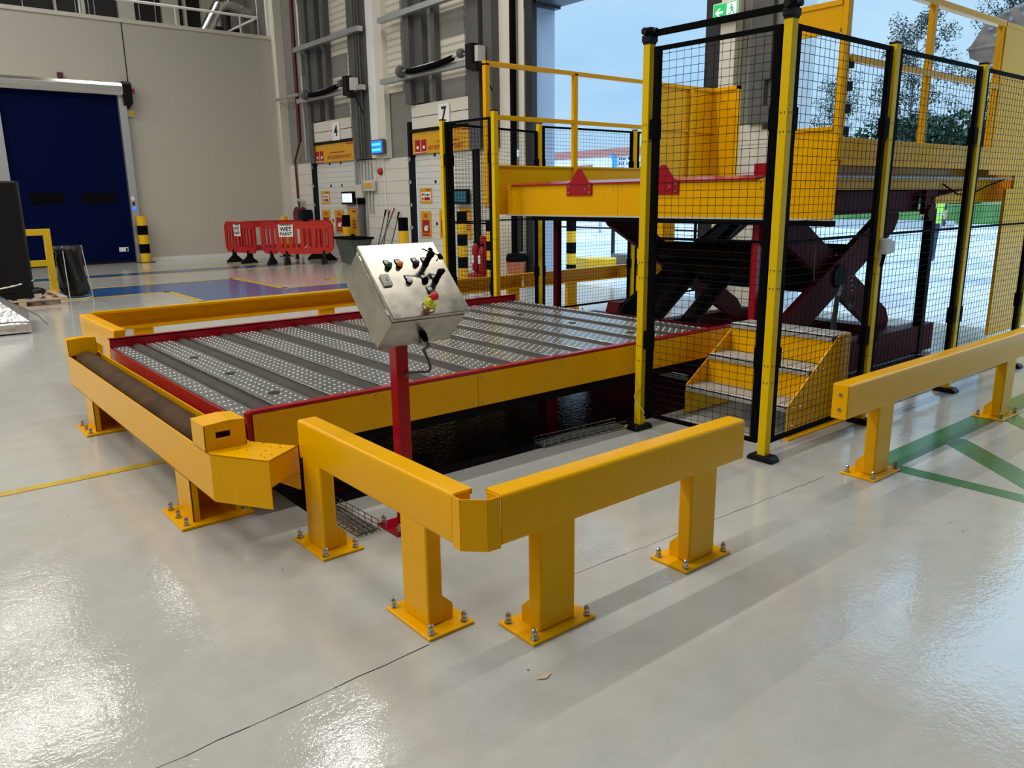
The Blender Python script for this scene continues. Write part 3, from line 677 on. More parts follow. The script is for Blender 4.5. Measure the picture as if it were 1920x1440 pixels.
# ============================================================ mesh safety cage
PW = 0.027
def holes(mb, x, y, zs, face):
    for z in zs:
        for u in (-0.011, 0.011):
            if face == '-y': c, a = (x + u, y - PW - 0.0003, z), (0, -1, 0)
            else: c, a = (x - PW - 0.0003, y + u, z), (-1, 0, 0)
            mb.lathe([(0.0042, 0), (0.0042, 0.0004)], c, 8, 0, a)
            mb.lathe([(0.0026, 0), (0.0026, 0.0004)], (c[0], c[1], z - 0.007), 6, 0, a)
def fence_post(x, y, label, foot='y', h=2.45):
    t = thing('fence_post', label, 'fence post', (x, y, 0), 'yellow posts of the mesh cage')
    build('post', MB().box((x - PW, y - PW, 0.03), (x + PW, y + PW, h)), 'fence_yellow', t, 0.004)
    f = MB(); L, w = 0.085, 0.045
    prof = [(-L, 0), (L, 0), (L, 0.018), (L * 0.75, 0.038), (-L * 0.75, 0.038), (-L, 0.018)]
    if foot == 'y': f.prism(prof, (x - w, y, 0), Y, Z, X * 2 * w)
    else: f.prism(prof, (x, y - w, 0), X, Z, Y * 2 * w)
    build('foot', f, 'blackp', t, 0.006)
    build('cap', MB().box((x - PW - 0.002, y - PW - 0.002, h), (x + PW + 0.002, y + PW + 0.002, h + 0.012)), 'blackp', t)
    hh = MB()
    for z0 in (0.58, 1.13, 1.98): holes(hh, x, y, (z0, z0 - 0.10), '-y'); holes(hh, x, y, (z0, z0 - 0.10), '-x')
    build('slot', hh, 'hole', t)
    return t
def fence_panel(a, b_, label, z0=0.10, z1=2.43, name='mesh_fence'):
    a, b_ = Vector((a[0], a[1], 0)), Vector((b_[0], b_[1], 0)); d = b_ - a; L = d.length; d.normalize()
    t = thing(name, label, 'mesh fence', tuple((a + b_) / 2), 'black mesh panels of the cage')
    f = MB(); fw, ft = 0.040, 0.024
    sn = Vector((-d.y, d.x, 0))
    f.bar(a + Z * (z0 + 0.012), b_ + Z * (z0 + 0.012), ft, 0.024).bar(a + Z * (z1 - 0.012), b_ + Z * (z1 - 0.012), ft, 0.024)
    for q in (a + d * fw / 2, b_ - d * fw / 2): f.bar(q + Z * z0, q + Z * z1, fw, ft * 1.2, up=tuple(sn))
    f.bar(a + Z * 1.285, b_ + Z * 1.285, ft * 0.7, 0.016)
    for q in (a + d * (fw / 2 - 0.006), b_ - d * (fw / 2 - 0.006)):
        for z in (0.62, 1.95): f.bar(q + Z * (z - 0.06), q + Z * (z + 0.06), fw * 1.35, ft * 2, up=tuple(sn))
    build('frame', f, 'black', t)
    m = MB(); n = max(2, round(L / 0.052)); r = 0.0016
    for i in range(1, n):
        p = a + d * (L * i / n); m.cyl(p + Z * z0, p + Z * z1, r, 4, caps=False)
    k = round((z1 - z0) / 0.0445)
    for i in range(1, k):
        z = z0 + (z1 - z0) * i / k; m.cyl(a + Z * z + sn * 2 * r, b_ + Z * z + sn * 2 * r, r, 4, caps=False)
    build('mesh_infill', m, 'wire', t)
    return t
fence_post(3.930, 3.45, 'yellow mesh cage post standing at the edge of the roller bed, left of the steps', 'x')
fence_post(3.985, 2.52, 'tall yellow corner post of the mesh cage nearest the camera', 'y')
fence_post(5.175, 2.535, 'second yellow cage post of the near side, carrying the small grey box', 'y')
fence_post(6.53, 2.53, 'third yellow cage post along the near side', 'y')
fence_post(7.90, 2.53, 'last yellow cage post along the near side, at the right edge of the photo', 'y')
fence_post(5.10, 6.49, 'yellow cage post at the far corner of the roller bed', 'x', 2.39)
fence_post(5.05, 7.33, 'yellow cage post standing left of the fire extinguisher stand', 'x', 2.36)
fence_post(6.73, 7.67, 'yellow cage post behind the raised platform, before the blue grey reveal', 'y', 2.43)
fence_post(8.47, 7.66, 'yellow cage post behind the raised platform, in front of the tall open door', 'y', 2.42)
fence_panel((3.935, 3.405), (3.980, 2.565), 'black mesh panel closing the front of the cage before the steps')
fence_panel((4.03, 2.52), (5.13, 2.535), 'black mesh panel of the near side, first from the corner post')
fence_panel((5.22, 2.535), (6.485, 2.53), 'black mesh panel of the near side, right of the small grey box')
fence_panel((6.575, 2.53), (7.855, 2.53), 'black mesh panel of the near side, at the right edge of the photo')
fence_panel((5.098, 6.535), (5.052, 7.285), 'narrow black mesh panel left of the raised platform', z1=2.34)
fence_panel((5.14, 7.34), (6.685, 7.66), 'black mesh panel behind the platform, left part', z1=2.34)
fence_panel((6.775, 7.67), (8.425, 7.66), 'black mesh panel behind the platform, before the tall open door', z1=2.41)
fence_panel((8.515, 7.66), (9.90, 7.66), 'black mesh panel behind the platform, ending at the dock wall', z1=2.41)
# black guide bar above the front panel
t = thing('guide_bar', 'black guide bar mounted above the front mesh panel on two brackets', 'guide bar', (3.95, 3.0, 2.46))
build('bar', MB().bar((3.945, 3.46, 2.512), (3.985, 2.49, 2.512), 0.03, 0.035), 'black', t, 0.003)
for (x, y) in ((3.93, 3.45), (3.985, 2.52)):
    k = MB().box((x - 0.035, y - 0.035, 2.462), (x + 0.035, y + 0.035, 2.50)).box((x - 0.028, y - 0.028, 2.49), (x + 0.028, y + 0.028, 2.545)).lathe([(0.022, 0), (0.022, 0.03)], (x - 0.028, y, 2.52), 10, 0, (-1, 0, 0)).lathe([(0.018, 0), (0.018, 0.03)], (x, y - 0.028, 2.52), 10, 0, (0, -1, 0))
    build('bracket', k, 'blackp', t, 0.003)
t = thing('interlock_box', 'small light grey box fixed to the second cage post', 'electrical box', (5.175, 2.50, 1.23))
build('housing', MB().box((5.145, 2.455, 1.16), (5.215, 2.504, 1.26)), 'greybox', t, 0.006)
build('cover', MB().box((5.217, 2.462, 1.165), (5.275, 2.50, 1.245)), 'greybox', t, 0.004)
build('cable_clip', MB().cyl((5.18, 2.48, 1.16), (5.17, 2.49, 1.08), 0.012, 8), 'black', t)
t = thing('cable_lock', 'small pale padlock and loop hanging on the cage post by the roller bed', 'padlock', (3.90, 3.42, 0.33))
build('body', MB().box((3.885, 3.408, 0.29), (3.898, 3.43, 0.34)), 'fence_yellow', t, 0.003)
rr = [Vector((3.893, 3.42 + 0.05 * math.sin(a * 0.7), 0.29 - 0.16 * a / 6)) for a in range(7)]
build('loop', MB().tube(rr, 0.003, 6), 'greybox', t)

# ============================================================ yellow steps inside the cage
t = thing('access_steps', 'three step yellow access steps with galvanised treads inside the cage', 'steps', (4.8, 3.06, 0))
prof = [(4.44, 0.012), (4.44, 0.225), (5.01, 0.615), (5.17, 0.615), (5.17, 0.012)]
for y in (3.462, 2.650):
    s = MB().prism(prof, (0, y, 0), X, Z, Y * 0.008); o = build('stringer', s, 'yellow', t)
    sc = MB()
    for (px, pz) in ((4.5, 0.2), (4.58, 0.2), (4.75, 0.41), (4.83, 0.41), (5.0, 0.58), (5.1, 0.58), (4.5, 0.08)): sc.lathe([(0.009, 0), (0.007, 0.005)], (px, y, pz), 8, 0, (0, -1, 0))
    build('screw', sc, 'zinc', o)
for (a, z) in ((4.43, 0.22), (4.67, 0.42), (4.93, 0.62)):
    tr = MB().box((a, 2.66, z - 0.008), (a + 0.25, 3.46, z)).box((a, 2.66, z - 0.035), (a + 0.006, 3.46, z))
    o = build('tread', tr, 'tread', t)
    nz_ = MB()
    for i in range(32): nz_.box((a - 0.001, 2.665 + i * 0.025, z), (a + 0.03, 2.678 + i * 0.025, z + 0.004))
    build('nosing', nz_, 'stud', o)
for (a, z0, z1) in ((4.68, 0.22, 0.385), (4.94, 0.42, 0.585)):
    build('riser', MB().box((a, 2.66, z0), (a + 0.006, 3.46, z1)), 'yellow', t)
build('floor_strip', MB().box((4.42, 2.62, 0), (5.2, 2.66, 0.012)), 'yellow', t)

# ============================================================ scissor lift platform
t = thing('scissor_lift', 'raised yellow loading platform with guard rails on a dark red scissor lift', 'scissor lift', (7.3, 4.9, 0))
YA, YB_, XF, XR = 3.0, 6.75, 5.42, 9.0
b = build('fascia', MB().box((XF, 2.99, 1.372), (XF + 0.01, 5.09, 1.665)).box((XF, 5.094, 1.372), (XF + 0.01, 6.62, 1.665)).box((XF, 6.62, 1.372), (XF + 0.01, 6.76, 1.68)).box((XF, 2.99, 1.665), (XF + 0.01, 3.55, 1.775)), 'yellow', t, 0.001)
k = MB()
for yy in (6.5, 6.63, 5.15, 5.04, 4.2, 3.6, 3.1):
    for zz in (1.60, 1.64): k.lathe([(0.008, 0), (0.006, 0.004)], (XF, yy, zz), 8, 0, (-1, 0, 0))
build('screw', k, 'zinc', b)
build('front_strip', MB().box((XF - 0.004, 3.0, 1.358), (XF + 0.02, 6.70, 1.372)), 'tape', t)
build('front_beam', MB().box((XF - 0.01, 3.0, 1.318), (XF + 0.06, 6.28, 1.358)), 'black', t)
build('deck', MB().box((XF + 0.01, YA, 1.66), (XR, YB_, 1.675)), 'galv', t)
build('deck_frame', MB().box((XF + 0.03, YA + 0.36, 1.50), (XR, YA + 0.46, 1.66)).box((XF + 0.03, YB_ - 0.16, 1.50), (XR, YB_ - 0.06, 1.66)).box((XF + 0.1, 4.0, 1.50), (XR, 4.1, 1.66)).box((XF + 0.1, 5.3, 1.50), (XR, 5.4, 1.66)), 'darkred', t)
lab(build('lip_flap', MB().prism([(0, 0), (0.16, 0.03), (0.16, 0.04), (0, 0.012)], (XF - 0.02, 3.62, 1.662), X, Z, Y * 3.0), 'red', t), 'red hinged flap at the platform edge')
# side frame nearest the camera
def rp(mb, x0, x1, y0, y1, z0, z1): return mb.box((x0, y0, z0), (x1, y1, z1))
near = MB()
near.box((5.44, 2.990, 1.78), (8.10, 2.998, 1.930)).box((5.44, 2.982, 1.92), (8.10, 2.998, 1.935))
o = build('toe_board', near, 'yellow', t, 0.001)
build('side_beam', MB().box((5.47, 3.16, 1.575), (8.75, 3.18, 1.745)), 'yellow', t)
build('side_strip', MB().box((5.47, 2.978, 1.745), (8.85, 3.20, 1.782)), 'yellow', t)
gr = MB()
for x in (5.425, 6.705): gr.box((x, 3.0, 1.78), (x + 0.06, 3.045, 2.99))
gr.box((5.425, 2.985, 2.955), (8.08, 3.045, 3.005)).box((5.5, 2.99, 2.44), (8.08, 3.03, 2.485)).box((8.045, 3.0, 1.78), (8.10, 3.045, 3.0))
lab(build('guard_rail', gr, 'yellow', t, 0.004), 'yellow guard rail on the near side')
lab(build('inner_post', MB().box((5.62, 3.10, 1.70), (5.68, 3.16, 2.44)), 'yellow', t, 0.003), 'inner post behind the front corner')
k = MB()
for z in (1.95, 2.1, 2.25, 2.4): k.box((5.49, 3.0, z), (5.56, 3.03, z + 0.06))
build('hinge', k, 'grease', t)
build('upper_gate_panel', MB().box((5.425, 3.045, 2.625), (5.437, 3.40, 2.835)).box((5.415, 3.045, 2.80), (5.445, 3.40, 2.835)).box((5.415, 3.045, 2.625), (5.445, 3.40, 2.655)), 'yellow', t, 0.001)
build('lower_gate_panel', MB().box((5.425, 3.045, 1.775), (5.437, 3.44, 2.0)).box((5.41, 3.045, 1.985), (5.45, 3.44, 2.01)), 'yellow', t, 0.001)
lab(build('side_wall', MB().box((8.10, 2.99, 1.70), (10.6, 3.02, 3.0)).box((8.10, 2.985, 2.965), (10.6, 3.05, 3.0)).box((8.60, 3.0, 0.15), (10.6, 3.03, 1.575)).box((8.75, 2.995, 1.575), (10.6, 3.02, 1.70)), 'yellow', t, 0.001), 'solid yellow side wall of the tail end')
build('tail_panel', MB().prism([(0, 0.0), (0.6, 0.06), (1.2, 0.22), (2.6, 0.22), (2.6, -0.06), (0, -0.06)], (7.55, 3.2, 1.51), X, Z, Y * 0.02), 'yellow', t)
# far side frame
fs = MB().box((5.24, 6.745, 1.68), (7.75, 6.757, 1.875)).box((5.24, 6.73, 1.865), (7.75, 6.77, 1.882))
build('toe_board', fs, 'yellow', t)
gr = MB()
for x in (5.175, 6.425, 7.70): gr.box((x, 6.72, 1.5), (x + 0.055, 6.775, 2.88))
gr.box((5.175, 6.72, 2.855), (9.0, 6.775, 2.90)).box((5.2, 6.725, 2.34), (9.0, 6.77, 2.385))
lab(build('guard_rail', gr, 'yellow', t, 0.004), 'yellow guard rail on the far side')
fw = MB().box((7.75, 6.745, 1.68), (9.0, 6.76, 2.86)).box((8.45, 6.70, 1.68), (8.50, 6.745, 2.86)).box((8.98, 6.36, 1.68), (9.0, 6.76, 2.90)).box((8.96, 6.36, 2.86), (9.02, 6.76, 2.905)).box((8.96, 6.36, 1.68), (9.02, 6.39, 2.905))
lab(build('side_wall', fw, 'yellow', t, 0.001), 'solid yellow wall at the far rear corner')
build('corner_stub', MB().box((5.24, 6.70, 1.372), (XF, 6.757, 1.70)), 'yellow', t)
def bull(yc):
    p = MB().prism([(-0.172, 0), (0.172, 0), (0.172, 0.118), (0.12, 0.128), (0.025, 0.245), (-0.025, 0.245), (-0.12, 0.128), (-0.172, 0.118)], (XF - 0.012, yc, 1.558), Y, Z, X * 0.012)
    o = build('hinge_plate', p, 'red', t)
    s = MB()
    for u in (-0.142, 0.142):
        for v in (0.03, 0.09): s.lathe([(0.012, 0), (0.009, 0.006)], (XF - 0.012, yc + u, 1.558 + v), 8, 0, (-1, 0, 0))
    s.lathe([(0.010, 0), (0.008, 0.005)], (XF - 0.012, yc - 0.08, 1.62), 8, 0, (-1, 0, 0))
    build('screw', s, 'zinc', o)
bull(5.59); bull(4.56)
build('limit_stop', MB().box((XF - 0.01, 3.54, 1.69), (XF + 0.03, 3.66, 1.78)), 'red', t)
# underside rail carrying the scissor tops
lab(build('top_beam', MB().box((5.48, 3.30, 1.385), (7.45, 3.34, 1.565)).box((5.48, 3.26, 1.385), (7.45, 3.34, 1.40)).box((5.48, 3.26, 1.55), (7.45, 3.34, 1.565)), 'darkred', t, 0.002), 'dark red beam under the deck')
rb = MB()
for z in (1.43, 1.47, 1.515): rb.box((5.6, 3.255, z), (7.3, 3.26, z + 0.006))
build('top_beam_end', MB().box((7.40, 3.22, 1.36), (7.62, 3.26, 1.58)).lathe([(0.07, 0), (0.07, 0.02)], (7.5, 3.22, 1.37), 20, 0, (0, -1, 0)), 'darkred', t, 0.002)
build('top_beam', MB().box((5.6, 5.2, 1.30), (7.9, 5.3, 1.5)), 'grease', t)
def arm(name, y, p, q, w=0.26, th=0.06, m='darkred'):
    a, c = Vector((p[0], y, p[1])), Vector((q[0], y, q[1])); d = (c - a).normalized(); s = Vector((-d.z, 0, d.x))
    L = (c - a).length; b = MB(); e = 0.10
    prof = [(-0.02, -0.06), (e, -w / 2), (L - e, -w / 2), (L + 0.02, -0.06), (L + 0.02, 0.06), (L - e, w / 2), (e, w / 2), (-0.02, 0.06)]
    b.prism(prof, a - Y * th / 2, d, s, Y * th)
    return build(name, b, m, t, 0.003)
arm('scissor_arm', 3.50, (5.56, 0.36), (7.42, 1.38), 0.27); arm('scissor_arm', 3.58, (5.52, 1.44), (7.58, 0.30), 0.27)
arm('scissor_arm', 5.22, (5.60, 0.36), (7.75, 1.42), 0.24, m='grease'); arm('scissor_arm', 5.30, (5.50, 1.42), (7.65, 0.26), 0.22)
cy = MB().cyl((6.46, 3.45, 0.86), (6.46, 5.35, 0.86), 0.10, 18).cyl((6.2, 3.6, 1.02), (6.2, 5.2, 1.02), 0.085, 16).cyl((6.85, 3.6, 0.70), (6.85, 5.2, 0.70), 0.06, 12).cyl((6.95, 3.6, 1.05), (6.95, 5.2, 1.05), 0.05, 12).box((6.0, 3.7, 0.82), (6.6, 3.8, 1.08)).box((6.25, 3.6, 0.78), (6.4, 5.2, 1.1))
build('cross_tube', cy, 'grease', t, smooth=True)
hc = MB().cyl((5.75, 4.9, 0.42), (6.5, 4.9, 0.95), 0.075, 16).cyl((6.5, 4.9, 0.95), (7.1, 4.9, 1.32), 0.045, 14).cyl((5.75, 4.5, 0.42), (6.5, 4.5, 0.95), 0.075, 16).cyl((6.5, 4.5, 0.95), (7.1, 4.5, 1.32), 0.045, 14)
build('hydraulic_cylinder', hc, 'grease', t, smooth=True)
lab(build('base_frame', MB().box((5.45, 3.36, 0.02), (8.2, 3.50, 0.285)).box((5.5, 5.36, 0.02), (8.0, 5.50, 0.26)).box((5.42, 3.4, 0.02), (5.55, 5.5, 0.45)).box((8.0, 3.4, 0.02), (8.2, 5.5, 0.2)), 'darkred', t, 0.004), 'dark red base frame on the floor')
sh = MB().prism([(0, 0), (0.55, 0), (0.42, 0.30), (0.12, 0.30)], (5.5, 5.22, 0.24), X, Z, Y * 0.16)
build('pivot_bracket', sh, 'darkred', t)
for (x, y, m) in ((5.60, 6.10, 'darkred'), (5.60, 3.72, 'red')): build('prop', MB().box((x - 0.03, y - 0.03, 0), (x + 0.03, y + 0.03, 1.36)), m, t)
lab(build('prop', MB().box((7.88, 3.35, 0), (7.96, 3.43, 1.4)), 'grease', t), 'black upright at the rear')
hs = MB()
for j in range(5):
    hs.tube([Vector((6.30 + 0.012 * j, 3.36, 0.80)), Vector((6.20 + 0.014 * j, 3.34, 0.72)), Vector((6.15 + 0.016 * j, 3.33, 0.5)), Vector((6.16 + 0.012 * j, 3.32, 0.28)), Vector((6.18, 3.30, 0.05))], 0.008, 6)
for j in range(4):
    pts = [Vector((6.42 + (0.09 - 0.012 * j) * math.cos(a) , 3.34 - 0.006 * j, 0.76 + (0.12 - 0.012 * j) * math.sin(a) - 0.03 * j)) for a in [2 * PI * i / 14 for i in range(15)]]
    hs.tube(pts, 0.006, 6)
build('hose_bundle', hs, 'cable', t, smooth=True)
hk = MB(); hk.tube([Vector((5.56, 3.2, 1.36)), Vector((5.6, 3.21, 1.1)), Vector((5.63, 3.22, 0.9))], 0.004, 5)
build('sensor_wire', hk, 'cable', t)
hl = MB(); hl.tube([Vector((7.55, 3.15, 1.62)), Vector((7.75, 3.1, 1.53)), Vector((8.0, 3.08, 1.53)), Vector((8.25, 3.05, 1.60)), Vector((8.5, 3.0, 1.66))], 0.007, 6)
build('drooping_cable', hl, 'black', t, smooth=True)
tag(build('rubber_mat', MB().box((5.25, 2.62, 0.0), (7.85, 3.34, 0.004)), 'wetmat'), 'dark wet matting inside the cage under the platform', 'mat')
# ============================================================ docks on the far wall (plane X = 10)
def TW(y, z, x=9.9):      # lettering frame facing -X
    T = Matrix.Identity(4)
    T[0][0], T[1][0], T[2][0] = 0, -1, 0
    T[0][1], T[1][1], T[2][1] = 0, 0, 1
    T[0][2], T[1][2], T[2][2] = -1, 0, 0
    T[0][3], T[1][3], T[2][3] = x, y, z
    return T
def wbox(mb, y0, y1, z0, z1, x0, x1, mi=0): return mb.box((x0, min(y0, y1), z0), (x1, max(y0, y1), z1), mi)
def dock(n, ya, yb, num, seen):
    """ya > yb : left and right edge as seen"""
    o = struct('door_%d' % n, wbox(MB(), ya, yb, 0.0, 2.52, 9.93, 9.99), 'dock_panel', 'white ribbed sectional dock door under the number %s' % num, 'door')
    build('upper_panel', wbox(MB(), ya, yb + 0.05, 3.02, 3.53, 9.86, 9.92).quad([(9.859, ya, 3.27), (9.859, yb, 3.27), (9.859, yb, 3.285), (9.859, ya, 3.285)], 1), ['cream', 'darksteel'], o)
    build('seal_bar', wbox(MB(), ya + 0.08, yb - 0.04, 2.965, 3.03, 9.84, 9.90), 'blackp', o)
    tr = MB(); wbox(tr, ya + 0.08, ya + 0.18, 0, 3.2, 9.84, 9.96)
    for z in (0.4, 0.9, 1.4, 1.9, 2.4): tr.lathe([(0.05, 0), (0.05, 0.03)], (9.84, ya + 0.13, z), 8, 1, (-1, 0, 0))
    build('track', tr, ['blackp', 'alu'], o)
    tr = MB(); wbox(tr, yb - 0.12, yb - 0.04, 0, 3.2, 9.84, 9.96); build('track', tr, 'alu' if n == 2 else 'blackp', o)
    h = MB()
    for z in (1.0, 1.9, 2.46):
        for f in (0.34, 0.62): h.box((9.915, ya + (yb - ya) * f - 0.025, z - 0.03), (9.93, ya + (yb - ya) * f + 0.025, z + 0.03))
    build('hinge', h, 'blackp', o)
    # policy board above the door
    b = wbox(MB(), ya + 0.03, yb, 2.50, 2.96, 9.872, 9.885)
    g = thing('sign_board', 'wide amber sign board lettered KEY RETENTION POLICY above dock door %s' % num, 'sign', (9.88, (ya + yb) / 2, 2.5), 'amber policy boards')
    build('board', b, 'sign_yellow', g)
    L = MB(); text_mb('KEY RETENTION POLICY', 0.118, TW(ya - (1.42 if n == 2 else 1.25), 2.61, 9.870), L, 0, 0.001, 0.003)
    build('lettering', L, 'sign_text', g)
    L = MB(); text_mb('YOUR KEYS YOUR SAFETY', 0.075, TW(ya + (yb - ya) * 0.60, 2.74, 9.870), L, 0, 0.001) if False else L.box((9.869, ya + (yb - ya) * 0.78, 2.72), (9.871, ya + (yb - ya) * 0.42, 2.745))
    L.box((9.869, yb + 0.05, 2.90), (9.871, yb + 0.38, 2.93))
    build('small_print', L, 'sign_text', g)
    I = MB()
    for k_ in (0, 1):
        y1 = ya - 0.08 - 0.25 * k_
        wbox(I, y1, y1 - 0.20, 2.51, 2.80, 9.868, 9.871, 0); wbox(I, y1 - 0.06, y1 - 0.14, 2.61, 2.67, 9.866, 9.8675, 1); wbox(I, y1, y1 - 0.20, 2.53, 2.545, 9.866, 9.8675, 1)
    build('pictogram', I, ['bordeaux', 'paper'], g)
    g = thing('number_board', 'white board with a black figure %s high on the dock wall' % num, 'number sign', (9.84, 0, 3.0), 'dock number boards')
    yc = 19.07 if n == 2 else 14.22
    build('board', wbox(MB(), yc + 0.2, yc - 0.2, 3.02, 3.46, 9.835, 9.845), 'paper', g)
    L = MB(); text_mb(num, 0.36, TW(yc, 3.24 if n == 2 else 3.26, 9.833), L, 0, 0.001, 0.012); build('figure', L, 'ink', g)
    return o
dock(2, 20.45, 18.24, '4', True)
dock(3, 15.50, 13.25, '7', True)
def notice(y0, y1, z0, z1, style, label):
    """small amber notices; y0 > y1"""
    g = thing('safety_notice', label, 'notice', (9.92, (y0 + y1) / 2, z0), 'amber notices on the dock doors')
    build('sheet', wbox(MB(), y0, y1, z0, z1, 9.918, 9.926), 'sign_yellow', g)
    q = MB(); w = y0 - y1; h = z1 - z0
    if style == 'danger':
        wbox(q, y0 - 0.12 * w, y1 + 0.08 * w, z0 + 0.16 * h, z0 + 0.74 * h, 9.915, 9.9175, 1)
        wbox(q, y0 - 0.38 * w, y1 + 0.14 * w, z0 + 0.20 * h, z0 + 0.40 * h, 9.912, 9.9145, 0)
        for k_ in range(2): q.lathe([(0.035, 0), (0.035, 0.002)], (9.9145, y0 - 0.24 * w, z0 + (0.30 + 0.28 * k_) * h), 10, 0, (-1, 0, 0))
        text_mb('Danger', 0.085, TW((y0 + y1) / 2 - 0.1 * w, z0 + 0.58 * h, 9.914), q, 2, 0.0005, 0.002)
        wbox(q, y0 - 0.5 * w, y1 + 0.1 * w, z0 + 0.84 * h, z0 + 0.92 * h, 9.915, 9.9175, 0)
    elif style == 'keys':
        wbox(q, y0 - 0.16 * w, y1 + 0.16 * w, z0 + 0.16 * h, z0 + 0.66 * h, 9.915, 9.9175, 0)
        wbox(q, y0 - 0.34 * w, y1 + 0.34 * w, z0 + 0.24 * h, z0 + 0.40 * h, 9.912, 9.9145, 1)
        wbox(q, y0 - 0.40 * w, y1 + 0.26 * w, z0 + 0.38 * h, z0 + 0.44 * h, 9.912, 9.9145, 1)
        wbox(q, y0 - 0.16 * w, y1 + 0.16 * w, z0 + 0.05 * h, z0 + 0.12 * h, 9.915, 9.9175, 0)
        for k_ in (0.76, 0.84): wbox(q, y0 - 0.3 * w, y1 + 0.3 * w, z0 + k_ * h, z0 + (k_ + 0.04) * h, 9.915, 9.9175, 0)
    else:
        wbox(q, y0 - 0.5 * w, y1 + 0.08 * w, z0 + 0.86 * h, z0 + 0.92 * h, 9.915, 9.9175, 0)
        for k_ in (0.3, 0.42, 0.54): wbox(q, y0 - 0.55 * w, y1 + 0.15 * w, z0 + k_ * h, z0 + (k_ + 0.05) * h, 9.915, 9.9175, 0)
    build('print', q, ['bordeaux', 'paper', 'ink'], g)
notice(20.29, 19.82, 1.43, 1.77, 'danger', 'amber bordered Danger notice on dock door 4, left of the small monitor')
notice(20.33, 19.85, 0.70, 1.28, 'keys', 'amber notice with dark red block, lower left on dock door 4')
notice(19.58, 19.08, 0.70, 1.28, 'keys', 'amber notice with dark red block, lower middle on dock door 4')
notice(18.84, 18.36, 0.60, 1.32, 'plain', 'amber notice with small print, lower right of dock door 4 beside the grey conduits')
notice(15.37, 14.90, 1.44, 1.77, 'danger', 'amber bordered Danger notice on dock door 7, left of the mesh cage post')
notice(15.38, 14.96, 0.70, 1.27, 'keys', 'amber notice with a white hand on dark red, lower left on dock door 7')
notice(14.62, 14.24, 0.70, 1.30, 'keys', 'amber notice partly hidden by the cage post on dock door 7')
notice(13.86, 13.44, 0.70, 1.34, 'plain', 'amber notice behind the mesh, right part of dock door 7')
g = thing('fire_point_sign', 'plain amber sign high above the red extinguisher stand', 'sign', (9.9, 12.95, 1.4))
build('sheet', wbox(MB(), 12.98, 12.64, 1.38, 2.35, 9.88, 9.89), 'sign_yellow', g)
def monitor(y0, y1, z0, z1, m, label, group='small monitors by the docks'):
    g = thing('monitor', label, 'monitor', (9.8, (y0 + y1) / 2, z0), group)
    build('housing', wbox(MB(), y0, y1, z0, z1, 9.80, 9.88), 'blackp', g, 0.008)
    build('screen', wbox(MB(), y0 - 0.05, y1 + 0.05, z0 + 0.05, z1 - 0.05, 9.795, 9.801), m, g)
    build('bracket', wbox(MB(), (y0 + y1) / 2 + 0.03, (y0 + y1) / 2 - 0.03, (z0 + z1) / 2 - 0.05, (z0 + z1) / 2 + 0.05, 9.87, 9.95), 'blackp', g)
    return g
g = monitor(18.92, 18.30, 1.42, 1.74, 'screen_white', 'small monitor with a white lit screen on dock door 4')
q = MB().quad([(9.793, 18.84, 1.50), (9.793, 18.38, 1.50), (9.793, 18.38, 1.62)], 0); 
for i in range(4): wbox(q, 18.84 - 0.12 * i, 18.76 - 0.12 * i, 1.66, 1.68, 9.792, 9.794, 0)
build('screen_graphics', q, 'exit_white', g)
monitor(13.95, 13.42, 1.42, 1.73, 'screen_teal', 'small monitor with a dim teal screen behind the mesh by dock 7')
g = thing('led_display', 'small blue glowing display box on the white column between the docks', 'display', (9.6, 17.3, 2.6))
build('housing', wbox(MB(), 17.14, 16.56, 2.57, 2.90, 9.72, 9.80), 'greysteel', g, 0.01)
build('screen', wbox(MB(), 17.09, 16.61, 2.60, 2.87, 9.712, 9.721), 'screen_blue', g)
q = MB()
for z in (2.79, 2.67):
    for i in range(4): wbox(q, 17.04 - 0.10 * i, 16.96 - 0.10 * i, z - 0.026, z + 0.026, 9.705, 9.713)
build('digits', q, 'screen_cyan', g)
# conduits, junction boxes
cb = MB()
for y, z0, z1, x in ((18.20, 0.9, 2.42, 9.905), (18.09, 1.91, 2.44, 9.905), (17.96, 1.91, 2.44, 9.905), (17.79, 0.35, 2.44, 9.905), (17.64, 1.2, 2.44, 9.905), (17.48, 1.2, 2.4, 9.905)):
    cb.cyl((x, y, z0), (x, y, z1), 0.022, 8)
tag(build('conduit', cb, 'alu'), 'group of thin vertical grey conduits between dock doors 4 and 7', 'conduit', None)
cb = MB()
for y, x in ((17.72, 9.74), (17.60, 9.74), (17.48, 9.74)): cb.cyl((x, y, 2.5), (x, y, 9.4), 0.02, 8)
tag(build('conduit', cb, 'greysteel'), 'tall grey conduits climbing the dark steel column', 'conduit')
tag(build('conduit', MB().box((9.84, 17.90, 0.0), (9.92, 18.02, 1.41)), 'greysteel'), 'wide grey trunking rising behind the grey rubbish bin', 'conduit')
g = thing('junction_box', 'grey junction box with two black sockets beside dock door 4', 'electrical box', (9.85, 18.2, 1.6))
build('housing', wbox(MB(), 18.16, 17.84, 1.58, 1.90, 9.80, 9.90), 'greybox', g, 0.01)
build('socket', wbox(wbox(MB(), 18.14, 18.02, 1.42, 1.56, 9.82, 9.9), 17.98, 17.86, 1.42, 1.56, 9.82, 9.9), 'black', g, 0.01)
g = thing('control_box', 'small amber faced control box among the conduits', 'electrical box', (9.85, 17.7, 1.7))
build('housing', wbox(MB(), 17.74, 17.26, 1.74, 1.99, 9.80, 9.88), 'greybox', g, 0.01)
q = MB()
for i in range(4): wbox(q, 17.69 - 0.11 * i, 17.62 - 0.11 * i, 1.80, 1.93, 9.792, 9.801)
build('labels', q, 'sign_yellow', g)
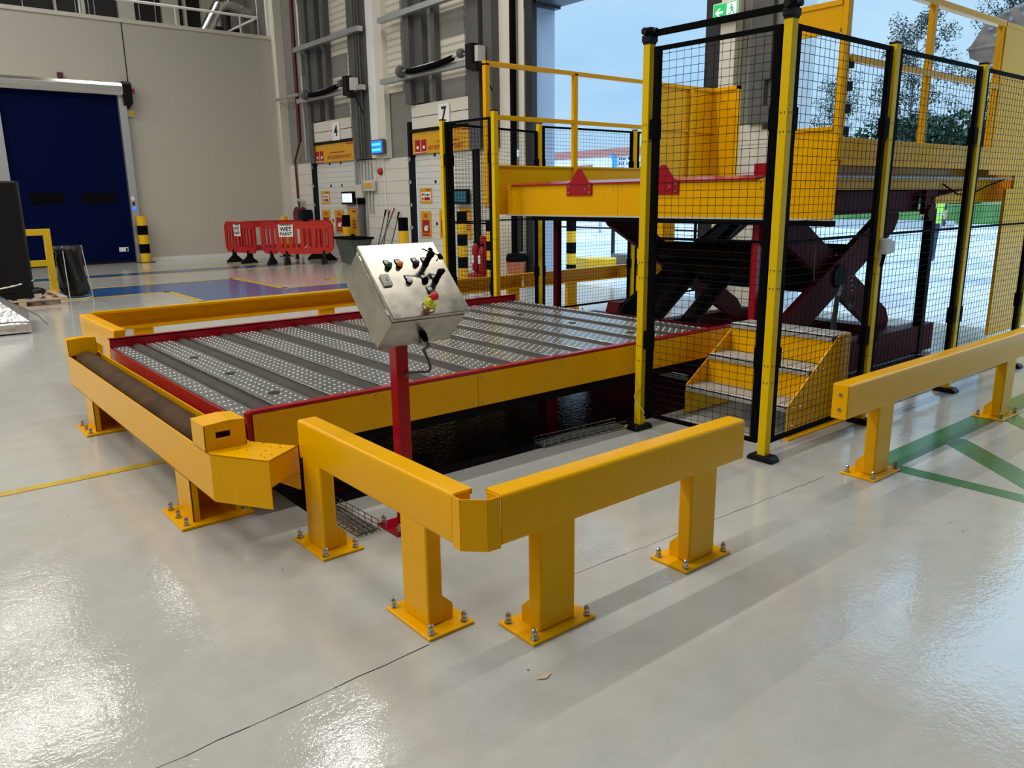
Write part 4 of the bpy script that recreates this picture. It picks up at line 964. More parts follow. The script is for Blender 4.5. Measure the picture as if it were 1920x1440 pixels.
tag(build('alarm_bell', MB().lathe([(0.085, 0), (0.085, 0.03), (0.06, 0.06), (0.02, 0.07)], (9.93, 17.08, 2.19), 18, 0, (-1, 0, 0)), 'redplastic', smooth=True), 'small red alarm bell on the white panel between the docks', 'alarm')
tag(build('hanging_cable', MB().tube([Vector((9.90, 16.90, 2.5)), Vector((9.90, 16.86, 1.6)), Vector((9.90, 16.80, 0.9))], 0.012, 6), 'white'), 'thin white cable hanging down between the docks', 'cable')
# spring balancer assemblies above the docks
def shaft(y0, y1, label):
    g = thing('door_operator', label, 'door operator', (9.55, (y0 + y1) / 2, 4.3), 'door operators on the dock rails')
    q = MB(); L = y0 - y1
    q.cyl((9.56, y0, 4.20), (9.56, y1, 4.25), 0.02, 8); build('shaft', q, 'alu', g)
    s = MB(); pts = [Vector((9.56, y0 - L * (0.12 + 0.62 * i / 8), 4.17 + 0.05 * (i / 8) ** 2 - 0.02 * math.sin(PI * i / 8))) for i in range(9)]
    s.tube(pts, 0.06, 10); build('spring', s, 'black', g, smooth=True)
    build('drum', MB().lathe([(0.11, 0), (0.13, 0.05), (0.09, 0.12)], (9.56, y0, 4.20), 16, 0, (0, -1, 0)), 'greysteel', g)
    build('drum', MB().lathe([(0.08, 0), (0.09, 0.05), (0.06, 0.12)], (9.56, y1 + 0.45, 4.27), 14, 0, (0, -1, 0)), 'greysteel', g)
    m = MB().box((9.42, y1 - 0.12, 3.94), (9.60, y1 + 0.08, 4.38)).box((9.42, y1 - 0.26, 3.88), (9.60, y1 - 0.10, 4.0)); build('motor', m, 'blackp', g, 0.01)
    build('gearbox', MB().box((9.5, y1 - 0.22, 4.05), (9.68, y1 - 0.10, 4.33)), 'greybox', g)
    build('motor_cable', MB().tube([Vector((9.6, y1 - 0.2, 3.93)), Vector((9.6, y1 - 0.36, 3.72)), Vector((9.65, y1 - 0.45, 3.5))], 0.012, 6), 'black', g)
shaft(20.15, 17.72, 'black spring and motor of the door operator above dock 4')
shaft(15.45, 12.78, 'black spring and motor of the door operator above dock 7')
# red riser pipe in the corner
pt = [Vector((9.80, 21.05, 9.0)), Vector((9.80, 21.15, 3.1)), Vector((9.88, 21.72, 2.62)), Vector((9.90, 21.72, 0.1))]
tag(build('riser_pipe', MB().tube(pt[:2], 0.055, 12).tube(pt[1:], 0.030, 10), 'pipe_red', smooth=True), 'dark red sprinkler riser pipe in the hall corner', 'pipe')
tag(build('conduit', MB().cyl((9.83, 20.86, 2.6), (9.83, 20.80, 9.2), 0.03, 8).box((9.8, 20.72, 4.8), (9.9, 20.92, 5.3)), 'alu'), 'pale conduit with a switch box beside the red riser pipe', 'conduit')
tag(build('support_bar', MB().cyl((9.66, 22.2, 4.28), (9.66, 20.7, 4.28), 0.04, 10), 'alu'), 'pale round bar bracing the corner column', 'bar')
tag(build('downpipe', MB().cyl((9.82, 11.92, 0.3), (9.82, 11.92, 9.4), 0.06, 14), 'black', smooth=True), 'black downpipe beside the cream column left of the tall open door', 'pipe')
tag(build('downpipe', MB().cyl((9.78, 11.70, 0.53), (9.78, 11.70, 1.85), 0.055, 14), 'darksteel', smooth=True), 'short dark pipe above the terracotta bin', 'pipe')
# hazard bollards
def bollard(x, y, h, label, r=0.085, n=5, z0=0.0, first='haz_yellow'):
    g = thing('bollard', label, 'bollard', (x, y, z0), 'yellow and black bollards')
    q = MB(); st_ = h / n
    for i in range(n): q.cyl((x, y, z0 + i * st_), (x, y, z0 + (i + 1) * st_), r, 18, (i + (0 if first == 'haz_yellow' else 1)) % 2)
    build('post', q, ['haz_yellow', 'black'], g, smooth=True)
    build('base_plate', MB().box((x - r * 1.5, y - r * 1.5, z0), (x + r * 1.5, y + r * 1.5, z0 + 0.012)), 'darksteel', g)
bollard(5.74, 22.18, 1.18, 'yellow bollard with two black bands beside the blue door', 0.125, 5)
bollard(9.3, 21.45, 1.1, 'yellow and black bollard at the hall corner behind the red barriers', 0.1, 4, first='b')
bollard(9.68, 18.50, 1.16, 'yellow and black bollard behind the end of the red barriers', 0.1, 4)
bollard(9.35, 15.22, 1.14, 'yellow and black bollard between the two dock doors', 0.11, 4)
bollard(9.05, 12.58, 1.30, 'yellow and black banded bollard seen through the mesh left of the extinguisher', 0.10, 6)
bollard(9.45, 12.20, 1.10, 'yellow and black bollard right behind the second cage post', 0.09, 6)
# brooms leaning
def broom(a, b_, label, m):
    g = thing('broom', label, 'broom', tuple(b_), 'long handles leaning on the dock wall')
    build('handle', MB().cyl(a, b_, 0.014, 8), 'greysteel', g, smooth=True)
    a, b_ = Vector(a), Vector(b_); d = (a - b_).normalized()
    build('grip', MB().cyl(a - d * 0.16, a, 0.02, 8), m, g)
    build('head', MB().box((b_.x - 0.03, b_.y - 0.16, 0.0), (b_.x + 0.03, b_.y + 0.16, 0.08)), 'black', g)
broom((9.86, 16.80, 1.30), (9.72, 17.20, 0.07), 'long handled broom leaning left of its neighbour by the white panel', 'black')
broom((9.87, 16.66, 1.28), (9.68, 16.86, 0.07), 'broom with dark handle crossing behind the leftmost handle', 'pipe_red')
broom((9.86, 16.40, 1.34), (9.50, 16.85, 0.07), 'long handled tool with a red tip, right pair by the white panel', 'redplastic')
broom((9.87, 16.22, 1.25), (9.6, 16.42, 0.07), 'dark long handle standing rightmost by the white panel', 'black')
# rubbish bin
g = thing('rubbish_bin', 'grey green rectangular rubbish bin beside the red barriers', 'bin', (9.3, 17.5, 0))
q = MB(); i0 = len(q.v)
lo = [(9.18, 17.25), (9.48, 17.25), (9.48, 17.85), (9.18, 17.85)]; hi = [(9.06, 16.98), (9.56, 16.98), (9.56, 17.98), (9.06, 17.98)]
q.v += [(x, y, 0.02) for x, y in lo] + [(x, y, 0.63) for x, y in hi]
for f in ((3, 2, 1, 0), (0, 1, 5, 4), (1, 2, 6, 5), (2, 3, 7, 6), (3, 0, 4, 7)): q.f.append(f); q.m.append(0)
build('body', q, 'green_bin', g)
build('rim', MB().box((9.03, 16.95, 0.61), (9.59, 17.0, 0.66)).box((9.03, 17.96, 0.61), (9.59, 18.01, 0.66)).box((9.03, 16.95, 0.61), (9.08, 18.01, 0.66)).box((9.54, 16.95, 0.61), (9.59, 18.01, 0.66)), 'black', g, 0.01)
build('lid', MB().box((9.08, 17.0, 0.60), (9.54, 17.96, 0.64)).ball((9.3, 17.48, 0.67), 0.06, 10, 6), 'black', g)
build('label', MB().box((9.045, 17.05, 0.50), (9.055, 17.25, 0.58)), 'btn_green', g)
# hose reel in the corner
g = thing('hose_reel', 'dark red hose reel on the corner panel above the barriers', 'hose reel', (9.7, 21.6, 1.0))
build('drum', MB().lathe([(0.24, 0), (0.24, 0.02), (0.18, 0.03), (0.18, 0.18), (0.24, 0.19), (0.24, 0.21)], (9.84, 21.32, 1.12), 22, 0, (-1, 0, 0)), 'pipe_red', g, smooth=True)
build('box', MB().box((9.6, 20.88, 0.9), (9.9, 21.18, 1.28)), 'blackp', g, 0.02)
build('head', MB().box((9.66, 21.30, 1.50), (9.82, 21.62, 1.58)).cyl((9.75, 21.46, 1.3), (9.75, 21.46, 1.5), 0.02, 8), 'greybox', g, 0.01)
build('arm', MB().bar((9.75, 21.58, 1.25), (9.75, 21.35, 1.12), 0.05, 0.05), 'pipe_red', g)
# fire extinguisher stand
g = thing('extinguisher_stand', 'red double fire extinguisher stand behind the mesh', 'extinguisher stand', (9.7, 12.8, 0))
build('backboard', MB().box((9.78, 12.62, 0.05), (9.81, 13.0, 0.80)), 'redplastic', g, 0.02)
build('foot', MB().prism([(0, 0), (0.42, 0), (0.42, 0.03), (0, 0.06)], (9.81, 12.60, 0), -X, Z, Y * 0.55), 'redplastic', g, 0.01)
for y, h, lbl in ((12.98, 0.56, 'red fire extinguisher on the left of the red stand'), (12.76, 0.50, 'red fire extinguisher on the right of the red stand')):
    e = thing('fire_extinguisher', lbl, 'fire extinguisher', (9.66, y, 0.10), 'extinguishers on the stand')
    build('cylinder', MB().lathe([(0.07, 0.0), (0.075, 0.02), (0.075, h - 0.12), (0.05, h - 0.04), (0.02, h)], (9.66, y, 0.10), 18), 'redplastic', e, smooth=True)
    build('valve', MB().box((9.64, y - 0.05, 0.10 + h), (9.68, y + 0.05, 0.13 + h)).cyl((9.66, y, 0.09 + h), (9.66, y, 0.15 + h), 0.02, 8), 'black', e)
    build('label', MB().box((9.580, y - 0.04, 0.25), (9.586, y + 0.04, 0.42)), 'paper', e)
# terracotta bin with black lid
g = thing('waste_bin', 'terracotta coloured bin with a black lid beside the cream column', 'bin', (9.66, 11.70, 0))
build('body', MB().lathe([(0.15, 0.0), (0.19, 0.36)], (9.66, 11.68, 0), 18), 'terracotta', g, smooth=True)
build('lid', MB().lathe([(0.20, 0.36), (0.20, 0.42), (0.18, 0.50), (0.03, 0.52)], (9.66, 11.68, 0), 18), 'black', g, smooth=True)
# exit sign
g = thing('exit_sign', 'green lit emergency exit sign with arrow and running figure on the pier', 'exit sign', (9.75, 7.18, 3.88))
build('housing', wbox(MB(), 7.39, 6.97, 3.88, 4.13, 9.72, 9.80), 'white', g, 0.006)
build('face', wbox(MB(), 7.375, 6.985, 3.895, 4.115, 9.716, 9.721), 'exit_green', g)
a = MB(); ya = 7.50
ar = [(0.0, 0.0), (0.06, 0.055), (0.085, 0.055), (0.048, 0.014), (0.13, 0.014), (0.13, -0.014), (0.048, -0.014), (0.085, -0.055), (0.06, -0.055)]
a.prism([(-u, v) for u, v in ar], (9.715, 7.345, 4.005), Y, Z, X * -0.002)
wbox(a, 7.155, 7.0, 3.905, 4.105, 9.713, 9.716)
build('arrow_and_door', a, 'exit_white', g)
r_ = MB(); c0 = (9.711, 7.30, 4.08)
def seg(p, q_, w=0.014): r_.bar((9.7115, 7.078 - p[0], 4.01 + p[1]), (9.7115, 7.078 - q_[0], 4.01 + q_[1]), 0.002, w, up=(1, 0, 0)) if False else r_.cyl((9.7115, 7.078 - p[0], 4.01 + p[1]), (9.7115, 7.078 - q_[0], 4.01 + q_[1]), w / 2, 6)
for p, q_, w in (((0.0, 0.045), (0.012, 0.0), 0.026), ((0.0, 0.04), (-0.035, 0.02), 0.012), ((0.0, 0.04), (0.04, 0.025), 0.012), ((0.012, 0.0), (-0.015, -0.035), 0.014), ((-0.015, -0.035), (-0.045, -0.045), 0.014), ((0.012, 0.0), (0.04, -0.03), 0.014), ((0.04, -0.03), (0.03, -0.075), 0.014)): seg(p, q_, w)
r_.ball((9.711, 7.08, 4.075), 0.014, 10, 6)
build('running_figure', r_, 'exit_green', g)
# ============================================================ red plastic barriers
def ch_barrier(p, q_, label, h=0.72, zb=0.28, sign=None, m='orange', feet=(0.2, 0.8), nslot=9):
    p, q_ = Vector((p[0], p[1], 0)), Vector((q_[0], q_[1], 0)); d = q_ - p; L = d.length; d.normalize(); s = Vector((-d.y, d.x, 0))
    g = thing('plastic_barrier', label, 'barrier', tuple((p + q_) / 2), 'red plastic pedestrian barriers')
    b = MB(); c = 0.10; z0, z1 = zb, zb + h; tt = 0.045
    def bar(u0, z_0, u1, z_1, w, th=tt): b.bar(p + d * u0 + Z * z_0, p + d * u1 + Z * z_1, th, w, up=tuple(s.cross(d)) if abs(u1 - u0) < 1e-6 else (0, 0, 1)) if abs(u1 - u0) > 1e-6 else b.prism([(u0 - w / 2, z_0), (u0 + w / 2, z_0), (u0 + w / 2, z_1), (u0 - w / 2, z_1)], p - s * th / 2, d, Z, s * th)
    oct_ = [(c, z0), (L - c, z0), (L, z0 + c), (L, z1 - c), (L - c, z1), (c, z1), (0, z1 - c), (0, z0 + c)]
    for (u0, a0), (u1, a1) in zip(oct_, oct_[1:] + oct_[:1]): bar(u0, a0, u1, a1, 0.055)
    b.prism([(0.05, z1 - 0.14), (L - 0.05, z1 - 0.14), (L - c, z1 - 0.01), (c, z1 - 0.01)], p - s * 0.015, d, Z, s * 0.03)
    b.prism([(c, z0 + 0.01), (L - c, z0 + 0.01), (L - 0.05, z0 + 0.12), (0.05, z0 + 0.12)], p - s * 0.015, d, Z, s * 0.03)
    for i in range(nslot + 1):
        u = 0.05 + (L - 0.1) * i / nslot; bar(u, z0 + 0.1, u, z1 - 0.12, 0.05 if i % 2 else 0.075, 0.04)
    build('panel', b, m, g)
    f = MB()
    for u in feet:
        c_ = p + d * (L * u)
        f.prism([(-0.22, 0), (0.22, 0), (0.22, 0.03), (0.05, 0.18), (0.03, zb + 0.05), (-0.03, zb + 0.05), (-0.05, 0.18), (-0.22, 0.03)], c_ - d * 0.03, s, Z, d * 0.06)
    build('foot', f, 'blackp', g)
    if sign is not None:
        u, nrm = sign; c_ = p + d * (L * u); fr_ = -s if nrm < 0 else s
        xr = Z.cross(fr_)
        k_ = MB().prism([(-0.17, 0), (0.17, 0), (0.18, 0.30), (-0.18, 0.30)], c_ + fr_ * 0.03 + Z * (z1 - 0.33), xr, Z, fr_ * 0.004)
        build('sheet', k_, 'paper', g)
        T = Matrix.Identity(4); o_ = c_ + fr_ * 0.036 + Z * (z1 - 0.15)
        for i in range(3): T[i][0] = xr[i]; T[i][1] = Z[i]; T[i][2] = fr_[i]; T[i][3] = o_[i]
        tx = MB(); text_mb('WET', 0.13, T, tx, 0, 0.001, 0.004); T2 = T.copy(); T2[2][3] -= 0.11; text_mb('PAINT', 0.105, T2, tx, 0, 0.001, 0.003)
        T3 = T.copy(); T3[2][3] += 0.105; text_mb('WARNING', 0.06, T3, tx, 0, 0.001, 0.002)
        build('lettering', tx, 'ink', g)
ch_barrier((7.42, 20.85), (7.60, 19.35), 'red plastic barrier on the left carrying a small white notice', sign=(0.45, -1), m='redplastic', feet=(0.25, 0.75))
ch_barrier((7.92, 18.75), (8.98, 17.95), 'orange red plastic barrier in front carrying the WET PAINT sheet', sign=(0.17, -1), feet=(0.16, 0.84))
ch_barrier((7.75, 20.75), (9.35, 20.25), 'red plastic barrier at the back of the group', m='redplastic', feet=(0.15, 0.85), nslot=6)
ch_barrier((9.35, 20.0), (9.40, 18.75), 'red plastic barrier standing along the dock wall side of the group', m='redplastic', feet=(0.2, 0.8), nslot=7)
ch_barrier((7.72, 19.2), (8.0, 18.85), 'narrow end of a red plastic barrier between the left and front ones', m='redplastic', feet=(0.5,), nslot=3)
# ============================================================ left side: pallets, black stack, bag stand, yellow guard frame
def pallet(name, label, x0, y0, x1, y1, h=0.135):
    g = thing(name, label, 'pallet', ((x0 + x1) / 2, (y0 + y1) / 2, 0), 'wooden pallets')
    q = MB()
    for i in range(7):
        a = x0 + (x1 - x0 - 0.1) * i / 6; q.box((a, y0, h - 0.02), (a + 0.1, y1, h))
    build('top_board', q, 'wood', g)
    q = MB()
    for i in range(3):
        for j in range(3):
            a = x0 + (x1 - x0 - 0.1) * i / 2; c = y0 + (y1 - y0 - 0.1) * j / 2; q.box((a, c, 0.02), (a + 0.1, c + 0.1, h - 0.035))
    build('block', q, 'wood', g)
    q = MB()
    for j in range(3):
        c = y0 + (y1 - y0 - 0.1) * j / 2; q.box((x0, c, h - 0.038), (x1, c + 0.1, h - 0.02)); q.box((x0, c, 0.0), (x1, c + 0.1, 0.02))
    build('stringer_board', q, 'wood', g)
pallet('pallet', 'pale wooden pallet under the black wrapped stack', 1.15, 13.80, 2.36, 14.85)
g = thing('wrapped_stack', 'tall stack wrapped in black stretch film standing on the pallet', 'wrapped pallet load', (1.5, 14.3, 0.135))
q = MB(); q.prism([(1.10, 13.92), (1.92, 13.90), (1.97, 14.05), (1.96, 14.7), (1.10, 14.7)], (0, 0, 0.20), X, Y, Z * 1.67)
build('film_wrap', q, 'film', g, 0.03)
q = MB(); q.ball((1.98, 13.98, 0.22), 0.10, 12, 8, 0, (1.3, 1.0, 0.7)).box((1.2, 13.9, 0.138), (1.95, 14.6, 0.22)); build('loose_film', q, 'film', g)
q = MB(); q.tube([Vector((1.45, 13.89, 0.30)), Vector((1.70, 13.885, 0.34)), Vector((1.97, 13.96, 0.40))], 0.012, 5).box((1.93, 13.86, 0.137), (2.03, 13.95, 0.20)); build('clear_film_edge', q, 'foil', g)
g = thing('wrapped_pallet', 'low pallet covered with crinkled silver film at the left edge of the photo', 'wrapped pallet load', (0.9, 11.6, 0))
q = MB(); i0 = 0
q.v += [(0.3, 11.05, 0.015), (1.46, 11.05, 0.015), (1.62, 12.3, 0.015), (0.3, 12.3, 0.015), (0.3, 11.06, 0.15), (1.45, 11.06, 0.14), (1.60, 12.25, 0.14), (0.3, 12.28, 0.15)]
for f in ((3, 2, 1, 0), (0, 1, 5, 4), (1, 2, 6, 5), (2, 3, 7, 6), (3, 0, 4, 7), (4, 5, 6, 7)): q.f.append(f); q.m.append(0)
build('film_wrap', q, 'foil', g, 0.02)
q = MB()
for a, b_, c in (((0.95, 11.9, 0.62), (1.45, 11.06, 0.15), (0.6, 11.3, 0.16)), ((0.95, 11.9, 0.62), (1.60, 12.2, 0.15), (1.45, 11.06, 0.15)), ((0.95, 11.9, 0.62), (0.6, 11.3, 0.16), (0.4, 12.2, 0.3))): q.quad([a, b_, c])
build('draped_film', q, 'foil', g)
build('strap', MB().tube([Vector((0.95, 11.9, 0.62)), Vector((1.62, 11.6, 0.15)), Vector((1.70, 11.5, 0.03))], 0.006, 5), 'greysteel', g)
g = thing('goalpost_guard', 'yellow square tube guard frame behind the black wrapped stack', 'guard frame', (2.3, 16.2, 0))
q = MB().box((2.53, 16.15, 0), (2.64, 16.25, 1.10)).box((1.71, 16.155, 0.99), (2.53, 16.245, 1.098)).box((1.71, 16.155, 0.45), (2.53, 16.245, 0.555)).box((1.6, 16.15, 0), (1.71, 16.25, 1.10))
build('frame', q, 'haz_yellow', g, 0.005); build('base_plate', MB().box((2.48, 16.1, 0), (2.70, 16.3, 0.01)), 'haz_yellow', g)
g = thing('bag_stand', 'black bin bag hanging in a thin white wire stand', 'bin bag stand', (2.6, 14.75, 0))
q = MB(); prof = []
n_ = 42
rings = [(0.20, 0.86, 0.0), (0.225, 0.81, 0), (0.175, 0.74, 0), (0.19, 0.64, 0), (0.185, 0.5, 0.01), (0.20, 0.3, 0.03), (0.21, 0.15, 0.05), (0.16, 0.05, 0.06), (0.05, 0.03, 0.06)]
for r__, z, dx in rings:
    for i in range(n_):
        a = 2 * PI * i / n_; w_ = 1 + (0.10 * math.sin(7 * a + z * 2.5) + 0.07 * math.sin(3 * a - z * 5)) * (0.3 if z > 0.78 else 1)
        q.v.append((2.62 + dx + r__ * w_ * math.cos(a), 14.75 + r__ * w_ * math.sin(a), z))
for k_ in range(len(rings) - 1):
    for i in range(n_):
        j = (i + 1) % n_; q.f.append((k_ * n_ + i, k_ * n_ + j, (k_ + 1) * n_ + j, (k_ + 1) * n_ + i)); q.m.append(0)
q.f.append(tuple(range(n_))); q.m.append(0)
build('bag', q, 'bag', g, smooth=True)
q = MB()
for a in (-0.4, 2.2, 4.2):
    q.cyl((2.62 + 0.21 * math.cos(a), 14.75 + 0.21 * math.sin(a), 0.86), (2.65 + 0.26 * math.cos(a), 14.75 + 0.26 * math.sin(a), 0.02), 0.007, 6)
for i in range(16):
    a, c = 2 * PI * i / 16, 2 * PI * (i + 1) / 16
    q.cyl((2.65 + 0.26 * math.cos(a), 14.75 + 0.26 * math.sin(a), 0.012), (2.65 + 0.26 * math.cos(c), 14.75 + 0.26 * math.sin(c), 0.012), 0.008, 6)
build('wire_stand', q, 'white', g)
# small alarm units on the partition
tag(build('alarm_sounder', MB().box((4.30, 22.42, 4.49), (4.42, 22.5, 4.60)).cyl((4.36, 22.44, 4.43), (4.36, 22.44, 4.49), 0.03, 8), 'pipe_red'), 'small dark red alarm unit above the polished roller cover', 'alarm')
tag(build('alarm_sounder', MB().box((5.90, 22.42, 4.24), (6.0, 22.5, 4.34)), 'redplastic'), 'small red alarm unit right of the door motor', 'alarm')
g = thing('warning_box', 'small white box with a yellow warning label below the door motor', 'warning sign', (5.83, 22.45, 3.7))
build('housing', MB().box((5.74, 22.42, 3.66), (5.92, 22.5, 3.82)), 'greybox', g); build('label', MB().box((5.82, 22.412, 3.69), (5.92, 22.42, 3.80)), 'fence_yellow', g)
# handrail, posts and ducts on the mezzanine
g = thing('handrail', 'thin white handrail along the top of the white partition', 'handrail', (7, 22.55, 6))
q = MB().cyl((4.0, 22.55, 6.45), (9.45, 22.55, 6.45), 0.035, 8)
for x in (5.0, 7.25, 8.95): q.cyl((x, 22.55, 5.95), (x, 22.55, 6.45 if x > 7 else 7.2), 0.025, 8)
q.cyl((9.45, 22.55, 6.45), (8.7, 24.0, 6.05), 0.03, 8).cyl((9.45, 22.55, 5.99), (9.45, 22.55, 8.0), 0.012, 6)
build('rail', q, 'white', g, smooth=True)
tag(build('corner_post', MB().box((9.68, 22.46, 5.95), (9.76, 22.54, 9.5)), 'white'), 'white square post at the end of the mezzanine', 'post')
g = thing('air_duct', 'crinkled silver foil air duct rising above the partition', 'duct', (8.6, 23.6, 6))
q = MB().tube([Vector((8.15, 23.4, 5.86)), Vector((8.75, 23.5, 6.82)), Vector((8.95, 23.55, 6.92)), Vector((9.4, 23.7, 6.85)), Vector((9.75, 23.9, 6.80))], 0.17, 14)
build('hose', q, 'duct', g, smooth=True)
for i, (x, h) in enumerate(((4.62, 8), (5.05, 8), (5.35, 8.5), (5.48, 8.2), (6.55, 8.4), (6.95, 8.6), (3.9, 8.2))):
    tag(build('drop_wire', MB().cyl((x, 23.2, 5.86), (x, 23.2, h), 0.010, 5), 'alu'), 'thin pale wire hanging above the mezzanine', 'wire', 'thin wires above the mezzanine')
q = MB().box((8.75, 24.5, 5.86), (9.7, 25.3, 6.5)).cyl((9.2, 24.2, 5.9), (9.2, 24.2, 7.8), 0.12, 12)
tag(build('plant_unit', q, 'darksteel'), 'dark mechanical unit under the silver duct', 'plant unit')
# ============================================================ floor markings
def mark(pts, m, label, z=0.003):
    q = MB(); q.prism(pts, (0, 0, 0.0002), X, Y, Z * z); return tag(build('floor_marking', q, m), label, 'floor marking', 'painted floor markings')
def stripe(a, b_, w, m, label, z=0.003):
    a, b_ = Vector(a), Vector(b_); d = (b_ - a).normalized(); s = Vector((-d.y, d.x)) * w / 2
    return mark([tuple(a + s), tuple(a - s), tuple(b_ - s), tuple(b_ + s)], m, label, z)
stripe((4.30, 2.02), (9.6, 2.02), 0.16, 'paint_green', 'green painted line running under the right barrier', 0.002)
stripe((4.44, 1.96), (4.47, 0.9), 0.115, 'paint_green', 'green line slanting from the first barrier foot towards the camera side', 0.0015)
stripe((5.25, 1.96), (4.40, 0.95), 0.17, 'paint_green', 'broad green diagonal in the right foreground', 0.0018)
stripe((6.12, 1.96), (5.30, 0.98), 0.17, 'paint_green', 'short green diagonal at the right edge of the photo', 0.0018)
stripe((-3.0, 4.90), (1.35, 4.90), 0.075, 'paint_yellow', 'faded yellow line leading under the roller trough')
# blue walkways with yellow borders at the back left (world layout)
mark([(-6, 18.35), (8.6, 18.35), (8.6, 19.05), (-6, 19.05)], 'paint_blue', 'narrow blue walkway stripe farther back', 0.002)
mark([(-6, 14.6), (4.10, 14.6), (4.10, 12.75), (9.2, 12.75), (9.2, 13.55), (5.75, 13.55), (5.75, 16.05), (-6, 16.05)], 'paint_blue', 'broad blue walkway with a step beyond the yellow barrier', 0.002)
for a, b_, w, l in (((-6, 18.27), (8.6, 18.27), 0.10, 'thin yellow border on the near side of the back blue stripe'), ((-6, 19.13), (8.6, 19.13), 0.10, 'thin yellow border on the far side of the back blue stripe'), ((-6, 14.53), (4.10, 14.53), 0.12, 'yellow border of the broad blue walkway, near left'), ((-6, 16.12), (5.8, 16.12), 0.12, 'yellow border of the broad blue walkway, far side'), ((4.05, 14.6), (4.05, 12.68), 0.14, 'yellow border at the step of the blue walkway'), ((5.80, 16.18), (5.80, 13.5), 0.14, 'yellow border at the right of the blue square'), ((4.0, 12.68), (9.2, 12.68), 0.12, 'yellow border nearest the long barrier'), ((5.75, 13.62), (9.2, 13.62), 0.12, 'yellow border behind the narrow blue strip')):
    stripe(a, b_, w, 'paint_yellow', l, 0.003)
for a, b_, l in (((7.0, 14.4), (8.9, 15.6), 'yellow diagonal near the rubbish bin'), ((7.0, 14.4), (8.9, 14.35), 'yellow line beside the diagonal near the bin'), ((6.6, 19.9), (7.9, 19.7), 'faint yellow mark under the left red barrier')):
    stripe(a, b_, 0.10, 'paint_yellow', l, 0.0025)
# joints in the slab
def joint(a, b_, w=0.004, nm='trim_31', lbl='thin dark joint in the floor slab'):
    a, b_ = Vector((a[0], a[1], 0)), Vector((b_[0], b_[1], 0)); q = MB()
    n2 = 30; pts = [a + (b_ - a) * i / n2 + Vector((-(b_ - a).normalized().y, (b_ - a).normalized().x, 0)) * random.uniform(-0.004, 0.004) for i in range(n2 + 1)]
    for p, r in zip(pts, pts[1:]): q.bar(p + Z * 0.0003, r + Z * 0.0003, w * random.uniform(0.5, 1.4), 0.0008)
    struct(nm, q, 'hole', lbl)
joint((-1.5, 2.05), (1.35, 2.14), 0.0035, 'trim_23'); joint((1.94, 2.20), (4.0, 2.13), 0.0022, 'trim_24', 'fine dark joint in the floor by the front barrier')
tag(build('dry_leaf', MB().quad([(1.50, 1.735, 0.003), (1.535, 1.745, 0.006), (1.565, 1.73, 0.003), (1.53, 1.715, 0.005)]), 'wood'), 'small dry brown leaf on the floor in the foreground', 'leaf')
# ============================================================ outdoors
def leaf_cloud(name, m, parent, blobs, n, size):
    q = MB()
    for i in range(n):
        cx, cy, cz, rx, ry, rz = random.choice(blobs)
        while True:
            u = Vector((random.uniform(-1, 1), random.uniform(-1, 1), random.uniform(-1, 1)))
            if u.length <= 1: break
        c = Vector((cx + u.x * rx, cy + u.y * ry, cz + u.z * rz))
        a = Vector((random.gauss(0, 1), random.gauss(0, 1), random.gauss(0, 1))).normalized(); b_ = a.cross(Vector((random.gauss(0, 1), random.gauss(0, 1), random.gauss(0, 1)))).normalized()
        s = size * random.uniform(0.6, 1.3)
        q.quad([c - a * s, c + b_ * s * 0.6, c + a * s, c - b_ * s * 0.6])
    return build(name, q, m, parent)
def tree(x, y, h, label, n=1500, spread=1.5):
    g = thing('tree', label, 'tree', (x, y, 0), 'young trees outside')
    q = MB().cyl((x, y, 0), (x, y, h * 0.92), 0.10, 8, r2=0.02); bl = []
    for i in range(34):
        z = h * (0.30 + 0.68 * i / 34); a = random.uniform(0, 2 * PI); L = spread * (1.15 - 0.75 * i / 34) * random.uniform(0.7, 1.1)
        e = Vector((x + L * math.cos(a), y + L * math.sin(a), z + L * 0.9)); q.cyl((x, y, z), e, 0.025, 5, r2=0.008)
        bl.append((e.x, e.y, e.z - 0.1, 0.6, 0.6, 0.55)); bl.append(((x + e.x) / 2, (y + e.y) / 2, (z + e.z) / 2, 0.45, 0.45, 0.4))
    build('trunk', q, 'bark', g)
    bl.append((x, y, h * 0.96, 0.3, 0.3, 0.6))
    leaf_cloud('foliage', 'leaf', g, bl, n, 0.062)
tree(50, 23.2, 11.6, 'tall thin leafed tree outside, behind the middle rail post', 8500, 2.6)
tree(57, 21.0, 13.8, 'tallest thin leafed tree outside, left of the rusty bucket', 9000, 2.7)
tree(56, 31.2, 9.3, 'small thin leafed tree outside, leftmost of the three', 5000, 2.0)
g = thing('hedge', 'dense dark green hedge across the yard', 'hedge', (47, 23, 0))
build('stems', MB().box((46.8, 17.6, 0), (47.2, 27.2, 3.4)), 'leaf_hedge', g)
leaf_cloud('foliage', 'leaf_hedge', g, [(47 + random.uniform(-0.6, 0.6), yy, random.uniform(2.5, 4.7), 1.0, 1.3, 1.3) for yy in [17.5 + 0.25 * i for i in range(40)]] , 15000, 0.15)
struct('trim_40', MB().box((43, -20, 0), (120, 33, 0.93)), 'grass', 'green grass verge along the far side of the yard', 'grass')
